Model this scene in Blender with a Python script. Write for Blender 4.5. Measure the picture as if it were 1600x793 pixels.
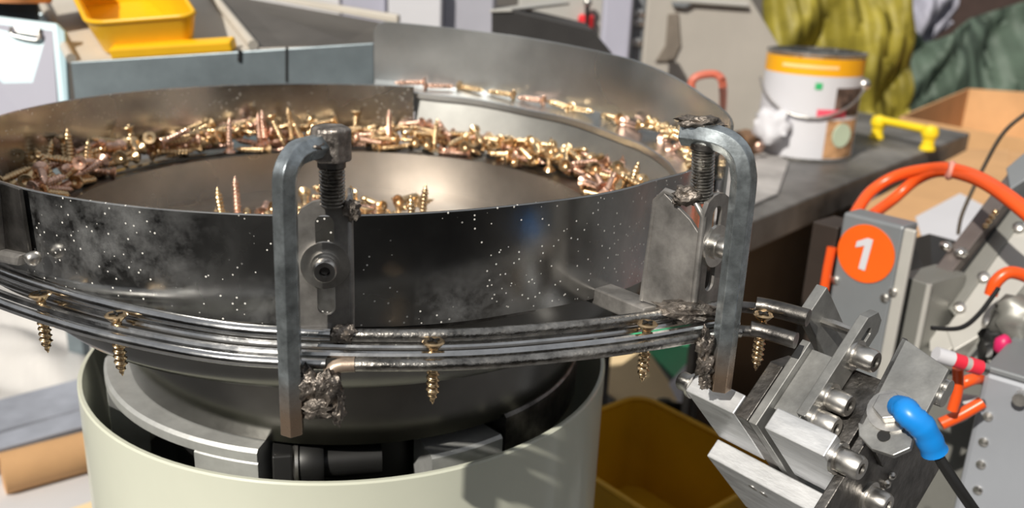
import bpy, bmesh, math, random
from mathutils import Vector, Matrix, noise
R = math.radians
V = Vector
random.seed(7)
scene = bpy.context.scene
for o in list(bpy.data.objects): bpy.data.objects.remove(o)
COL = scene.collection

# ------------------------------------------------------------------ camera
FPX, PITCH, ROLL = 1358.6, .3139, .0431
CAM = V((.0921, -.4788, .5163))
cam_d = bpy.data.cameras.new('camera'); cam = bpy.data.objects.new('camera', cam_d); COL.objects.link(cam)
cam.matrix_world = Matrix.Translation(CAM) @ Matrix.Rotation(math.pi/2-PITCH, 4, 'X') @ Matrix.Rotation(ROLL, 4, 'Z')
cam_d.sensor_fit = 'HORIZONTAL'; cam_d.sensor_width = 36; cam_d.lens = 36*FPX/1600
cam_d.clip_start = .01; cam_d.clip_end = 50
cam_d.dof.use_dof = True; cam_d.dof.focus_distance = .335; cam_d.dof.aperture_fstop = 11
scene.camera = cam
# ------------------------------------------------------------------ world, sun, exposure
w = bpy.data.worlds.new('world'); scene.world = w; w.use_nodes = True
bg = w.node_tree.nodes['Background']; bg.inputs[0].default_value = (.95, .97, 1.0, 1); bg.inputs[1].default_value = .40
sd = bpy.data.lights.new('sun', 'SUN'); sd.energy = 4.7; sd.angle = R(.8); sd.color = (1, .94, .84)
sun = bpy.data.objects.new('sun', sd); COL.objects.link(sun)
sun.rotation_euler = V((.43, .655, -.62)).to_track_quat('-Z', 'Y').to_euler()
scene.view_settings.view_transform = 'Standard'; scene.view_settings.look = 'None'
scene.view_settings.gamma = 1; scene.view_settings.use_curve_mapping = False
scene.view_settings.exposure = 0.0

# ------------------------------------------------------------------ survey helpers: a sight line met with a known depth, height or radius
def ray(px, py):
    u, v = px-800, py-396.5
    cr, sr = math.cos(ROLL), math.sin(ROLL)
    a, b = u*cr+v*sr, -u*sr+v*cr
    d = V((a/FPX, 1, -b/FPX)); c, s = math.cos(PITCH), math.sin(PITCH)
    return V((d.x, d.y*c+d.z*s, -d.y*s+d.z*c))
def atY(px, py, Y): d = ray(px, py); return CAM+d*((Y-CAM.y)/d.y)
def atZ(px, py, Z): d = ray(px, py); return CAM+d*((Z-CAM.z)/d.z)
def atP(px, py, p0, n): d = ray(px, py); return CAM+d*((p0-CAM).dot(n)/d.dot(n))

# ------------------------------------------------------------------ materials
MATS = {}
def mat(name, col, rough=.5, metal=0., var=.12, scale=20., bump=0., bscale=None, stretch=None, col2=None, spec=None, rvar=0., speck=0., trans=0., coat=0.):
    if name in MATS: return MATS[name]
    m = bpy.data.materials.new(name); m.use_nodes = True; nt = m.node_tree; N = nt.nodes; L = nt.links
    b = N['Principled BSDF']; b.inputs['Roughness'].default_value = rough; b.inputs['Metallic'].default_value = metal
    if trans: b.inputs['Transmission Weight'].default_value = trans
    if coat: b.inputs['Coat Weight'].default_value = coat
    if spec is not None: b.inputs['Specular IOR Level'].default_value = spec
    tc = N.new('ShaderNodeTexCoord'); mp = N.new('ShaderNodeMapping'); L.new(tc.outputs['Object'], mp.inputs[0])
    if stretch: mp.inputs['Scale'].default_value = stretch
    nz = N.new('ShaderNodeTexNoise'); nz.inputs['Scale'].default_value = scale; nz.inputs['Detail'].default_value = 6; nz.inputs['Roughness'].default_value = .62
    L.new(mp.outputs[0], nz.inputs['Vector'])
    rp = N.new('ShaderNodeValToRGB'); L.new(nz.outputs['Fac'], rp.inputs[0])
    c2 = col2 if col2 else tuple(max(0, c*(1-2.2*var)) for c in col)
    c1 = col if col2 else tuple(min(1, c*(1+var)) for c in col)
    rp.color_ramp.elements[0].position = .3; rp.color_ramp.elements[1].position = .68
    rp.color_ramp.elements[0].color = (*c2, 1); rp.color_ramp.elements[1].color = (*c1, 1)
    out = rp.outputs[0]
    if speck:
        vo = N.new('ShaderNodeTexVoronoi'); vo.inputs['Scale'].default_value = speck; L.new(tc.outputs['Object'], vo.inputs['Vector'])
        sr = N.new('ShaderNodeValToRGB'); L.new(vo.outputs['Distance'], sr.inputs[0])
        sr.color_ramp.elements[0].position = .12; sr.color_ramp.elements[0].color = (1, 1, 1, 1)
        sr.color_ramp.elements[1].position = .15; sr.color_ramp.elements[1].color = (0, 0, 0, 1)
        n2 = N.new('ShaderNodeTexNoise'); n2.inputs['Scale'].default_value = 26; n2.inputs['Detail'].default_value = 2; L.new(tc.outputs['Object'], n2.inputs['Vector'])
        r2 = N.new('ShaderNodeValToRGB'); L.new(n2.outputs['Fac'], r2.inputs[0]); r2.color_ramp.elements[0].position = .40; r2.color_ramp.elements[1].position = .45
        mu = N.new('ShaderNodeMath'); mu.operation = 'MULTIPLY'; L.new(sr.outputs[0], mu.inputs[0]); L.new(r2.outputs[0], mu.inputs[1])
        mx = N.new('ShaderNodeMix'); mx.data_type = 'RGBA'; L.new(mu.outputs[0], mx.inputs['Factor']); L.new(out, mx.inputs[6]); mx.inputs[7].default_value = (.75, .74, .7, 1)
        out = mx.outputs[2]
        mr = N.new('ShaderNodeMath'); mr.operation = 'MULTIPLY_ADD'; mr.inputs[1].default_value = -metal; mr.inputs[2].default_value = metal; L.new(mu.outputs[0], mr.inputs[0]); L.new(mr.outputs[0], b.inputs['Metallic'])
    L.new(out, b.inputs['Base Color'])
    if rvar:
        n3 = N.new('ShaderNodeTexNoise'); n3.inputs['Scale'].default_value = scale*.45; n3.inputs['Detail'].default_value = 4; L.new(mp.outputs[0], n3.inputs['Vector'])
        ma = N.new('ShaderNodeMapRange'); ma.inputs[1].default_value = .35; ma.inputs[2].default_value = .65
        ma.inputs[3].default_value = max(.03, rough-rvar); ma.inputs[4].default_value = min(1, rough+rvar); L.new(n3.outputs['Fac'], ma.inputs[0]); L.new(ma.outputs[0], b.inputs['Roughness'])
    if bump:
        bn = N.new('ShaderNodeTexNoise'); bn.inputs['Scale'].default_value = bscale or scale*3; bn.inputs['Detail'].default_value = 5; L.new(mp.outputs[0], bn.inputs['Vector'])
        bp = N.new('ShaderNodeBump'); bp.inputs['Strength'].default_value = bump; bp.inputs['Distance'].default_value = .002; L.new(bn.outputs['Fac'], bp.inputs['Height']); L.new(bp.outputs[0], b.inputs['Normal'])
    MATS[name] = m; return m
def emat(name, col, rough=.4): return mat(name, col, rough, 0, .05, 15)

M_bowl = mat('worn_bowl_steel', (.50, .50, .49), .22, 1, .16, 26, .04, 90, rvar=.10, speck=340, col2=(.30, .30, .30))
def dust_film(m, spots):
    nt = m.node_tree; N = nt.nodes; L = nt.links; b = N['Principled BSDF']
    tc = N.new('ShaderNodeTexCoord'); total = None
    for (c, sc) in spots:
        mp = N.new('ShaderNodeMapping'); mp.vector_type = 'POINT'; mp.inputs['Location'].default_value = tuple(-c[i]*sc[i] for i in range(3)); mp.inputs['Scale'].default_value = sc
        L.new(tc.outputs['Object'], mp.inputs[0]); ln = N.new('ShaderNodeVectorMath'); ln.operation = 'LENGTH'; L.new(mp.outputs[0], ln.inputs[0])
        mr = N.new('ShaderNodeMapRange'); mr.inputs[1].default_value = 1; mr.inputs[2].default_value = 0; L.new(ln.outputs['Value'], mr.inputs[0])
        if total is None: total = mr.outputs[0]
        else: ad = N.new('ShaderNodeMath'); ad.operation = 'MAXIMUM'; L.new(total, ad.inputs[0]); L.new(mr.outputs[0], ad.inputs[1]); total = ad.outputs[0]
    nz = N.new('ShaderNodeTexNoise'); nz.inputs['Scale'].default_value = 60; nz.inputs['Detail'].default_value = 8; nz.inputs['Roughness'].default_value = .7; L.new(tc.outputs['Object'], nz.inputs['Vector'])
    mu = N.new('ShaderNodeMath'); mu.operation = 'MULTIPLY_ADD'; L.new(nz.outputs['Fac'], mu.inputs[0]); mu.inputs[1].default_value = 1.6; mu.inputs[2].default_value = -.64
    m2 = N.new('ShaderNodeMath'); m2.operation = 'MULTIPLY'; m2.use_clamp = True; L.new(mu.outputs[0], m2.inputs[0]); L.new(total, m2.inputs[1])
    m3 = N.new('ShaderNodeMath'); m3.operation = 'MULTIPLY'; m3.use_clamp = True; L.new(m2.outputs[0], m3.inputs[0]); m3.inputs[1].default_value = 1.15
    df = N.new('ShaderNodeBsdfDiffuse'); df.inputs['Color'].default_value = (.32, .325, .33, 1)
    mx = N.new('ShaderNodeMixShader'); L.new(m3.outputs[0], mx.inputs[0]); L.new(b.outputs[0], mx.inputs[1]); L.new(df.outputs[0], mx.inputs[2]); L.new(mx.outputs[0], N['Material Output'].inputs[0])
dust_film(M_bowl, [((-.05, -.172, .105), (18, 12, 22)), ((-.085, -.15, .10), (22, 12, 24)), ((.02, -.18, .085), (28, 12, 60)), ((.085, -.155, .082), (26, 12, 55))])
M_inner = mat('inner_bowl_steel', (.50, .46, .42), .32, 1, .1, 18, .03, 60, rvar=.10)
M_tall = mat('sheet_steel', (.52, .54, .55), .32, .92, .1, 14, .03, 50, rvar=.10)
M_cone = mat('dark_polished_steel', (.17, .165, .155), .20, 1, .15, 14, .02, 50, rvar=.08)
M_heat = mat('heat_tinted_steel', (.42, .33, .26), .42, .6, .3, 90, .1, 300)
M_rod = mat('bright_rod_steel', (.62, .62, .62), .18, 1, .12, 120, .05, 300, rvar=.08)
M_rodd = mat('gritty_rod_steel', (.45, .43, .40), .30, 1, .3, 160, .25, 500, rvar=.12)
M_zinc = mat('zinc_hex_steel', (.44, .49, .52), .30, .85, .2, 220, .03, 600, rvar=.08)
def heat_tint(m, z0, z1, col):
    nt = m.node_tree; N = nt.nodes; L = nt.links; b = N['Principled BSDF']; src = b.inputs['Base Color'].links[0].from_socket
    tc = N.new('ShaderNodeTexCoord'); sx = N.new('ShaderNodeSeparateXYZ'); L.new(tc.outputs['Object'], sx.inputs[0])
    mr = N.new('ShaderNodeMapRange'); mr.inputs[1].default_value = z1; mr.inputs[2].default_value = z0; L.new(sx.outputs['Z'], mr.inputs[0])
    mx = N.new('ShaderNodeMix'); mx.data_type = 'RGBA'; L.new(mr.outputs[0], mx.inputs['Factor']); L.new(src, mx.inputs[6]); mx.inputs[7].default_value = (*col, 1); L.new(mx.outputs[2], b.inputs['Base Color'])
heat_tint(M_zinc, -.020, -.004, (.42, .31, .23))
M_dark = mat('dark_oily_steel', (.20, .19, .18), .38, 1, .3, 80, .2, 260, rvar=.1)
M_plate = mat('bracket_steel', (.36, .345, .33), .42, .65, .25, 70, .1, 240, rvar=.12)
M_weld = mat('weld_slag', (.24, .21, .185), .40, .7, .5, 130, .8, 380, rvar=.2)
M_alu = mat('machined_aluminium', (.74, .75, .77), .46, .8, .06, 120, .05, 400, rvar=.06, stretch=(1, 1, 6))
M_steelg = mat('ground_steel_grey', (.36, .36, .35), .44, .75, .14, 90, .06, 300, rvar=.1)
M_bolt = mat('bolt_steel', (.68, .66, .63), .34, 1, .1, 200, rvar=.08)
M_sock = mat('socket_black', (.015, .015, .015), .5, .2)
M_hex = mat('socket_steel', (.22, .21, .20), .35, 1)
M_screw = mat('zinc_yellow_screw', (.80, .58, .34), .27, 1, .18, 160, rvar=.1)
M_screwp = mat('zinc_rose_screw', (.82, .54, .42), .30, 1, .18, 160, rvar=.1)
M_cream = mat('cream_enamel', (.66, .68, .57), .28, 0, .03, 8, coat=.3)
M_black = mat('black_rubber', (.012, .012, .012), .45, 0, .2, 30)
M_cast = mat('cast_aluminium', (.62, .63, .62), .5, .65, .08, 60, .12, 160)
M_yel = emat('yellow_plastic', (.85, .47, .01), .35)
M_bright_yel = emat('handle_yellow', (.90, .66, .02), .35)
M_beige = mat('beige_panel', (.52, .48, .42), .55, 0, .06, 8)
M_greyp = mat('grey_blue_steel_panel', (.25, .30, .33), .42, .6, .18, 10, rvar=.1)
M_white = mat('white_card', (.62, .62, .66), .6, 0, .03, 6)
M_lav = mat('lavender_white', (.41, .41, .50), .6, 0, .05, 6)
M_paper = mat('paper', (.60, .59, .60), .7, 0, .03, 5)
M_card = mat('cardboard', (.62, .36, .17), .75, 0, .07, 9, .05, 40)
M_table = mat('dark_table_steel', (.15, .145, .14), .6, .0, .35, 9, .05, 60, rvar=.15)
M_ybag = mat('yellow_sacking', (.30, .25, .03), .6, 0, .3, 10, .3, 30)
M_gtarp = mat('green_canvas', (.085, .125, .095), .65, 0, .25, 5, .15, 12)
M_lcloth = mat('grey_lavender_cloth', (.38, .38, .46), .7, 0, .15, 8, .3, 25)
M_or = emat('orange_hose', (.85, .10, .015), .3)
M_sticker = emat('orange_sticker', (.88, .13, .01), .4)
M_mgrey = mat('machine_grey_paint', (.22, .235, .25), .4, .2, .05, 10)
M_mgrey2 = mat('olive_grey_paint', (.27, .27, .25), .42, .4, .06, 10)
M_lgrey = mat('light_grey_paint', (.50, .49, .46), .45, .2, .06, 10)
M_brown = mat('brown_rail_steel', (.20, .17, .16), .4, .6, .1, 20)
M_blue = emat('blue_boot', (.01, .24, .72), .35)
M_cable = emat('black_cable', (.012, .012, .012), .35)
M_floor = mat('workshop_floor', (.07, .065, .06), .6, 0, .25, 3)
M_bench = mat('bench_top', (.16, .16, .165), .5, .1, .12, 6)
M_wall = mat('workshop_wall', (.12, .11, .10), .8, 0, .2, 1.5)

# ------------------------------------------------------------------ mesh builder
class MB:
    def __init__(s): s.v = []; s.f = []; s.mi = []
    def add(s, vs, fs, mi=0):
        o = len(s.v); s.v += [V(p) for p in vs]; s.f += [tuple(i+o for i in f) for f in fs]; s.mi += [mi]*len(fs); return s
    def hexa(s, p, mi=0):   # p: four bottom, four top
        return s.add(p, [(3,2,1,0),(4,5,6,7),(0,1,5,4),(1,2,6,5),(2,3,7,6),(3,0,4,7)], mi)
    def box(s, c, sz, ax=None, mi=0):
        c = V(c); X, Y, Z = ax if ax else (V((1,0,0)), V((0,1,0)), V((0,0,1)))
        a, b, d = X*sz[0]/2, Y*sz[1]/2, Z*sz[2]/2
        return s.hexa([c-a-b-d, c+a-b-d, c+a+b-d, c-a+b-d, c-a-b+d, c+a-b+d, c+a+b+d, c-a+b+d], mi)
    def prism(s, poly, ext, mi=0):
        poly = [V(p) for p in poly]; ext = V(ext); n = len(poly)
        nrm = V((0,0,0))
        for i in range(n): nrm += poly[i].cross(poly[(i+1) % n])
        if nrm.dot(ext) > 0: poly = poly[::-1]
        return s.add(poly+[p+ext for p in poly], [tuple(range(n)), tuple(range(2*n-1, n-1, -1))]+[(i, i+n, (i+1) % n+n, (i+1) % n) for i in range(n)], mi)
    def lathe(s, prof, p0, axis=(0,0,1), n=24, xdir=None, mi=0, phase=0., closed=False):   # prof: (radius, along)
        ax = V(axis).normalized(); X = V(xdir) if xdir else ax.orthogonal(); X = (X-ax*X.dot(ax)).normalized(); Y = ax.cross(X); p0 = V(p0)
        vs = []; m = len(prof)
        for r, z in prof:
            for k in range(n):
                a = phase+2*math.pi*k/n; vs.append(p0+ax*z+(X*math.cos(a)+Y*math.sin(a))*r)
        fs = []
        for i in range(m if closed else m-1):
            j = (i+1) % m
            for k in range(n): fs.append((i*n+k, i*n+(k+1) % n, j*n+(k+1) % n, j*n+k))
        if not closed:
            if prof[0][0] > 1e-6: fs.append(tuple(range(n-1, -1, -1)))
            if prof[-1][0] > 1e-6: fs.append(tuple(range((m-1)*n, m*n)))
        return s.add(vs, fs, mi)
    def cyl(s, p0, p1, r, n=20, r2=None, mi=0, phase=0., xdir=None):
        p0, p1 = V(p0), V(p1); d = p1-p0
        return s.lathe([(r, 0), (r if r2 is None else r2, d.length)], p0, d, n, xdir, mi, phase)
    def tube(s, path, r, n=10, mi=0, phase=0., up=None):
        path = [V(p) for p in path]; m = len(path); vs = []; fs = []
        X = None
        for i, p in enumerate(path):
            t = (path[min(i+1, m-1)]-path[max(i-1, 0)]).normalized()
            if X is None: X = V(up) if up else t.orthogonal()
            X = (X-t*X.dot(t)).normalized(); Y = t.cross(X)
            rr = r[i] if isinstance(r, (list, tuple)) else r
            for k in range(n):
                a = phase+2*math.pi*k/n; vs.append(p+(X*math.cos(a)+Y*math.sin(a))*rr)
        for i in range(m-1):
            for k in range(n): fs.append((i*n+k, i*n+(k+1) % n, (i+1)*n+(k+1) % n, (i+1)*n+k))
        fs.append(tuple(range(n-1, -1, -1))); fs.append(tuple(range((m-1)*n, m*n)))
        return s.add(vs, fs, mi)
    def sheet(s, c, prof, f0, f1, n=64, mi=0):
        # closed cross-section prof(phi) -> [(r,z)...] swept round the axis c from f0 to f1 (degrees)
        vs = []; fs = []; m = None
        for i in range(n+1):
            ph = f0+(f1-f0)*i/n; pr = prof(ph); m = len(pr); a = R(ph)
            for r, z in pr: vs.append(V((c[0]+r*math.cos(a), c[1]+r*math.sin(a), z)))
        for i in range(n):
            for k in range(m): fs.append((i*m+k, i*m+(k+1) % m, (i+1)*m+(k+1) % m, (i+1)*m+k))
        fs.append(tuple(range(m-1, -1, -1))); fs.append(tuple(range(n*m, n*m+m)))
        return s.add(vs, fs, mi)
    def lump(s, c, sz, amp=.25, freq=3., sub=3, seed=0, mi=0):
        bm = bmesh.new(); bmesh.ops.create_icosphere(bm, subdivisions=sub, radius=1); c = V(c)
        vs = []
        for v in bm.verts:
            k = 1+amp*noise.fractal(v.co*freq+V((seed*7.1, seed*3.3, 0)), .8, 2.1, 4)*1.6
            vs.append(c+V((v.co.x*sz[0]*k, v.co.y*sz[1]*k, v.co.z*sz[2]*k)))
        fs = [tuple(v.index for v in f.verts) for f in bm.faces]; bm.free()
        return s.add(vs, fs, mi)
    def build(s, name, m, parent=None, smooth=35, bevel=0., seg=2):
        me = bpy.data.meshes.new(name); root = parent
        while root is not None and root.parent is not None: root = root.parent
        if root is not None: org = V(root.location)
        else:
            lo = V((min(p.x for p in s.v), min(p.y for p in s.v), min(p.z for p in s.v))); hi = V((max(p.x for p in s.v), max(p.y for p in s.v), 0)); org = V(((lo.x+hi.x)/2, (lo.y+hi.y)/2, lo.z))
        me.from_pydata([p-org for p in s.v], [], s.f)
        for q in (m if isinstance(m, (list, tuple)) else [m]): me.materials.append(q)
        bm = bmesh.new(); bm.from_mesh(me); bmesh.ops.recalc_face_normals(bm, faces=bm.faces); bm.to_mesh(me); bm.free()
        if len(set(s.mi)) > 1:
            for p, k in zip(me.polygons, s.mi): p.material_index = k
        if smooth:
            for p in me.polygons: p.use_smooth = True
            me.set_sharp_from_angle(angle=R(smooth))
        o = bpy.data.objects.new(name, me); COL.objects.link(o)
        if parent is not None: o.parent = parent
        else: o.location = org
        if bevel:
            b = o.modifiers.new('bevel', 'BEVEL'); b.width = bevel; b.segments = seg; b.limit_method = 'ANGLE'; b.angle_limit = R(40)
        return o
def thing(name, label, cat, loc, group=None):
    o = bpy.data.objects.new(name, None); o.empty_display_size = .01; COL.objects.link(o); o.location = V(loc)
    return tag(o, label, cat, group)
def tag(o, label, cat, group=None):
    o['label'] = label; o['category'] = cat
    if group: o['group'] = group
    return o
def struct(o): o['kind'] = 'structure'; return o
def spline(pts, k=6):
    pts = [V(p) for p in pts]; out = []
    for i in range(len(pts)-1):
        p0 = pts[max(i-1, 0)]; p1 = pts[i]; p2 = pts[i+1]; p3 = pts[min(i+2, len(pts)-1)]
        for j in range(k):
            t = j/k; out.append(.5*((2*p1)+(p2-p0)*t+(2*p0-5*p1+4*p2-p3)*t*t+(3*p1-p0-3*p2+p3)*t**3))
    return out+[pts[-1]]
def lerp(a, b, t): return a+(b-a)*t
def interp(tab, x):
    if x <= tab[0][0]: return tab[0][1]
    for (x0, y0), (x1, y1) in zip(tab, tab[1:]):
        if x <= x1:
            t = (x-x0)/(x1-x0); t = t*t*(3-2*t); return y0+(y1-y0)*t
    return tab[-1][1]
def cap_screw(parent, p, d, r=.0042, h=.006, name='cap_screw', washer=True, wr=1.35):
    d = V(d).normalized(); p = V(p)
    if washer: MB().lathe([(r*.5, 0), (r*wr, 0), (r*wr, .0013), (r*.5, .0013)], p, d, 24).build('washer', M_bolt, parent)
    b = MB(); q = p+d*(.0013 if washer else 0)
    b.lathe([(r*.96, 0), (r, h*.1), (r, h*.85), (r*.86, h), (r*.46, h), (r*.42, h*.45), (0, h*.4)], q, d, 24); o = b.build(name, M_bolt, parent, 40)
    MB().lathe([(r*.42, 0), (r*.42, .0004)], q+d*h*.55, d, 6).build('hex_socket', M_hex, o, 0)
    return o

# ================================================================== the setting
struct(MB().box((0, -.5, -.85), (9, 9, .1)).build('floor', M_floor, None, 0))
struct(MB().box((0, 3.95, .6), (9, .1, 2.8)).build('wall_back', M_wall, None, 0))
struct(MB().box((0, -4.95, .6), (9, .1, 2.8)).build('wall_front', M_wall, None, 0))
struct(MB().box((-4.45, -.5, .6), (.1, 8.8, 2.8)).build('wall_left', M_wall, None, 0))
struct(MB().box((4.45, -.5, .6), (.1, 8.8, 2.8)).build('wall_right', M_wall, None, 0))
bench = thing('workbench', 'long grey workbench carrying the screw feeder and the clutter behind it', 'workbench', (.25, .9, -.8))
MB().box((.45, 1.13, -.02), (4.0, 3.1, .04)).build('bench_top', M_bench, bench, 0, .003)
for x in (-1.3, 2.0):
    for y in (-.3, 2.2): MB().box((x, y, -.42), (.06, .06, .76)).build('leg', M_table, bench, 0, .003)

# ================================================================== feeder bowl
BC = (-.006, -.001)
bowl = thing('feeder_bowl', 'round stainless vibratory feeder bowl holding heaps of brass-coloured screws', 'feeder bowl', (BC[0], BC[1], .31))
def rA(ph):      # ph -276 .. -6 : main wall, flaring outwards on the right
    return interp([(-60, .1827), (-35, .188), (-18, .198), (-4, .2085)], ph)
def zb(ph): return interp([(-210, .398), (-120, .396), (-100, .3905), (-60, .386), (-30, .384), (0, .384)], ph)
TH = .0014
def profA(ph):
    r = rA(ph); b = zb(ph); t = .431
    return [(r, b), (r, t-.0004), (r-.0004, t), (r-TH+.0004, t), (r-TH, t-.0004), (r-TH, b)]
MB().sheet(BC, profA, -276, -6, 150).build('outer_wall', M_bowl, bowl)
def zt(ph):
    tab = [(-13, .4485), (0, .4495), (10, .4515), (22, .458), (34, .4635), (64, .471), (95, .4765)]
    for (x0, y0), (x1, y1) in zip(tab, tab[1:]):
        if ph <= x1: return y0+(y1-y0)*(ph-x0)/(x1-x0)
    return tab[-1][1]
def profT(ph):
    r = .2105; t = zt(ph)
    if ph > 91: t -= .008*(1-math.sqrt(max(0, 1-((ph-91)/3.2)**2)))
    return [(r, .408), (r, t-.0004), (r-.0004, t), (r-TH+.0004, t), (r-TH, t-.0004), (r-TH, .408)]
MB().sheet(BC, profT, -13, 94.2, 110).build('tall_wall', M_tall, bowl)
def zlip(ph): return interp([(-10, .4135), (25, .4165), (50, .4205), (75, .4245), (94, .427)], ph)
def profU(ph):
    z = zlip(ph); ri = .1875
    return [(ri, z-.0012), (.2091, z+.0028), (.2091, z+.0042), (ri+.002, z+.0006), (ri-.0006, z+.0008), (ri-.0012, z+.0002), (ri-.0012, z-.0036), (ri, z-.0036)]
MB().sheet(BC, profU, -8, 94, 90).build('upper_track', M_tall, bowl)
def profB(ph):
    z = zlip(ph)-.0015; return [(.1795, .384), (.1892, z), (.1905, z), (.1809, .384)]
MB().sheet(BC, profB, -8, 84, 80).build('track_wall', mat('matte_sheet_steel', (.36, .36, .345), .42, .75, .1, 20, rvar=.08), bowl)
MB().sheet(BC, lambda ph: [(.1455, .3858), (.1815, .3842), (.1815, .3856), (.1455, .3872)], -170, 100, 120).build('lower_track', M_dark, bowl)
MB().sheet(BC, lambda ph: [(.1455, .3858), (.1815, .3842), (.1815, .3856), (.1455, .3872)], 100, 190, 40).build('lower_track', M_dark, bowl)
MB().lathe([(.1455, .3872), (.146, .3860), (.1448, .361), (.1436, .361)], (*BC, 0), (0, 0, 1), 96, closed=True).build('inner_wall', M_inner, bowl)
MB().lathe([(0, .3745), (.05, .3705), (.1446, .361), (.1446, .360), (0, .3735)], (*BC, 0), (0, 0, 1), 72).build('bowl_floor', M_inner, bowl)
LC = (.004, -.006)
MB().lathe([(.172, .388), (.1705, .374), (.166, .362), (.158, .3535), (.156, .3535), (.162, .362), (.168, .388)], (*LC, 0), (0, 0, 1), 120, closed=True).build('lower_cone', M_cone, bowl)
MB().lathe([(.134, .3565), (.1335, .345), (.1275, .307), (.1255, .307), (.131, .345), (.131, .3565)], (.005, -.001, 0), (0, 0, 1), 120, closed=True).build('base_cone', M_cone, bowl)
MB().lathe([(.157, .3545), (.157, .3535), (.131, .3555), (.131, .3565)], (.0045, -.003, 0), (0, 0, 1), 96, closed=True).build('under_plate', M_cone, bowl)
# square support bar from the wall foot towards the right bracket
p0 = atZ(925, 452, .385); p1 = atZ(1022, 492, .3885)
d = (p1-p0).normalized(); sd_ = d.cross(V((0, 0, 1))).normalized()
MB().box((p0+p1)/2, ((p1-p0).length, .011, .0075), (d, sd_, V((0, 0, 1)))).build('support_bar', M_plate, bowl, 0, .0008)
MB().lump(p0+V((0, 0, .002)), (.004, .004, .004), .3, 2, 2, 3).build('weld_bead', M_weld, bowl, 60)

# ================================================================== drive housing (cream drum) and what shows inside it
ZD = .30
hs = thing('drive_housing', 'cream enamelled round drum housing under the feeder bowl', 'housing', (0, 0, 0))
MB().lathe([(.15, 0), (.15, ZD-.0008), (.1492, ZD), (.1476, ZD), (.147, ZD-.001), (.147, .01), (.0, .01), (0, 0)][:6]+[(.147, 0)], (0, 0, 0), (0, 0, 1), 128, closed=True).build('drum_shell', M_cream, hs)
MB().lathe([(0, .21), (.1465, .21), (.1465, .2), (0, .2)], (0, 0, 0), (0, 0, 1), 48).build('inner_deck', M_black, hs)
dr = thing('drive_casting', 'cast aluminium drive ring with cut-outs seen between bowl and drum', 'casting', (0, 0, .21))
def ringp(r0, r1, z0, z1): return lambda ph: [(r1, z0), (r1, z1-.0015), (r1-.0015, z1), (r0, z1), (r0, z0)]
MB().sheet((0, 0), ringp(.112, .1365, .3005, .3065), 199, 262, 50).build('ring_segment', M_cast, dr, 40)
MB().sheet((0, 0), ringp(.118, .1362, .21, .3006), 199, 211, 12).build('ring_foot', M_cast, dr, 40)
MB().sheet((0, 0), ringp(.118, .1362, .21, .3006), 248, 262, 12).build('ring_foot', M_cast, dr, 40)
MB().sheet((0, 0), lambda ph: [(.1, .21), (.104, .21), (.104, .292), (.1, .292)], 205, 262, 30).build('back_web', M_black, dr)
MB().sheet((0, 0), ringp(.108, .134, .268, .2985), -64, -47, 14).build('clamp_lug', M_cast, dr, 30)
MB().sheet((0, 0), ringp(.112, .1335, .285, .3085), -46, 40, 50).build('ring_segment', M_dark, dr, 40)
MB().cyl((0, 0, .21), (0, 0, .313), .1, 48).build('hub', M_black, dr)
# black rubber fitting with a hex nut
ft = thing('rubber_fitting', 'black rubber bush with hexagonal nut beside the cast ring', 'fitting', (.0, -.122, .27))
fc = atZ(462, 722, .292); fd = V((.97, .22, 0)).normalized()
MB().cyl(fc-fd*.010, fc-fd*.001, .0135, 6, phase=R(30)).build('hex_nut', M_black, ft, 0, .0008)
MB().lathe([(.011, -.001), (.0125, 0), (.0125, .0015), (.011, .0018)], fc, fd, 32).build('steel_washer', M_bolt, ft)
MB().lathe([(.0112, .0018), (.0118, .0035), (.0118, .011), (.0108, .013), (0, .013)], fc, fd, 32).build('rubber_bush', M_black, ft)
MB().cyl(fc+fd*.013, fc+fd*.04, .008, 20).build('stem', M_black, ft)

# ================================================================== guide rail of bent rods
INN = [(-.185, -.075), (-.168, -.100), (-.142, -.130), (-.112, -.153), (-.077, -.173), (-.046, -.187), (-.012, -.198), (.013, -.2012), (.049, -.200), (.082, -.195), (.117, -.184), (.141, -.174), (.157, -.166), (.175, -.158), (.191, -.1585), (.206, -.169)]
INN = [V((x, y, .394)) for x, y in INN]
inn = spline(INN, 8)
def off(path, dr_, dz, i0=0, i1=None):
    out = []
    for i, p in enumerate(path):
        t = (path[min(i+1, len(path)-1)]-path[max(i-1, 0)]).normalized(); n = V((t.y, -t.x, 0)).normalized(); out.append(p+n*dr_+V((0, 0, dz)))
    return out[i0:i1]
def idx(x): return min(range(len(inn)), key=lambda i: abs(inn[i].x-x))
rail = thing('guide_rail', 'curved guide rail of parallel steel rods round the outside of the bowl', 'rail', (0, -.2, .38))
ip, jr = idx(.0215), idx(.183)
MB().tube(inn[:ip+3], .0024, 12).build('inner_rod', M_rod, rail)
MB().tube(inn[idx(.036):jr], .0024, 12).build('inner_rod', M_rodd, rail)
MB().tube(off(inn, .0012, -.0038, 0, jr), .0012, 8).build('inner_wire', M_rod, rail)
MB().tube(off(inn, .0100, -.0066, 0, ip+3), .0021, 12).build('outer_rod', M_rod, rail)
pr = off(inn, .0100, -.0066, idx(.033), jr); q = pr[0]
MB().tube(pr[1:], .0022, 12).build('outer_rod', M_rodd, rail)
MB().tube(spline([q+V((-.0045, -.0035, -.012)), q+V((-.0038, -.0022, -.005)), q+V((-.0016, -.0004, -.0008)), pr[1]], 5), .0025, 12).build('bent_rod_end', M_heat, rail)
MB().tube(off(inn, .0072, -.0042, 0, jr), .0014, 8).build('outer_wire', M_rod, rail)
e0 = idx(.182)
MB().tube(inn[e0-6:], .0023, 12).build('exit_rod', M_dark, rail)
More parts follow.
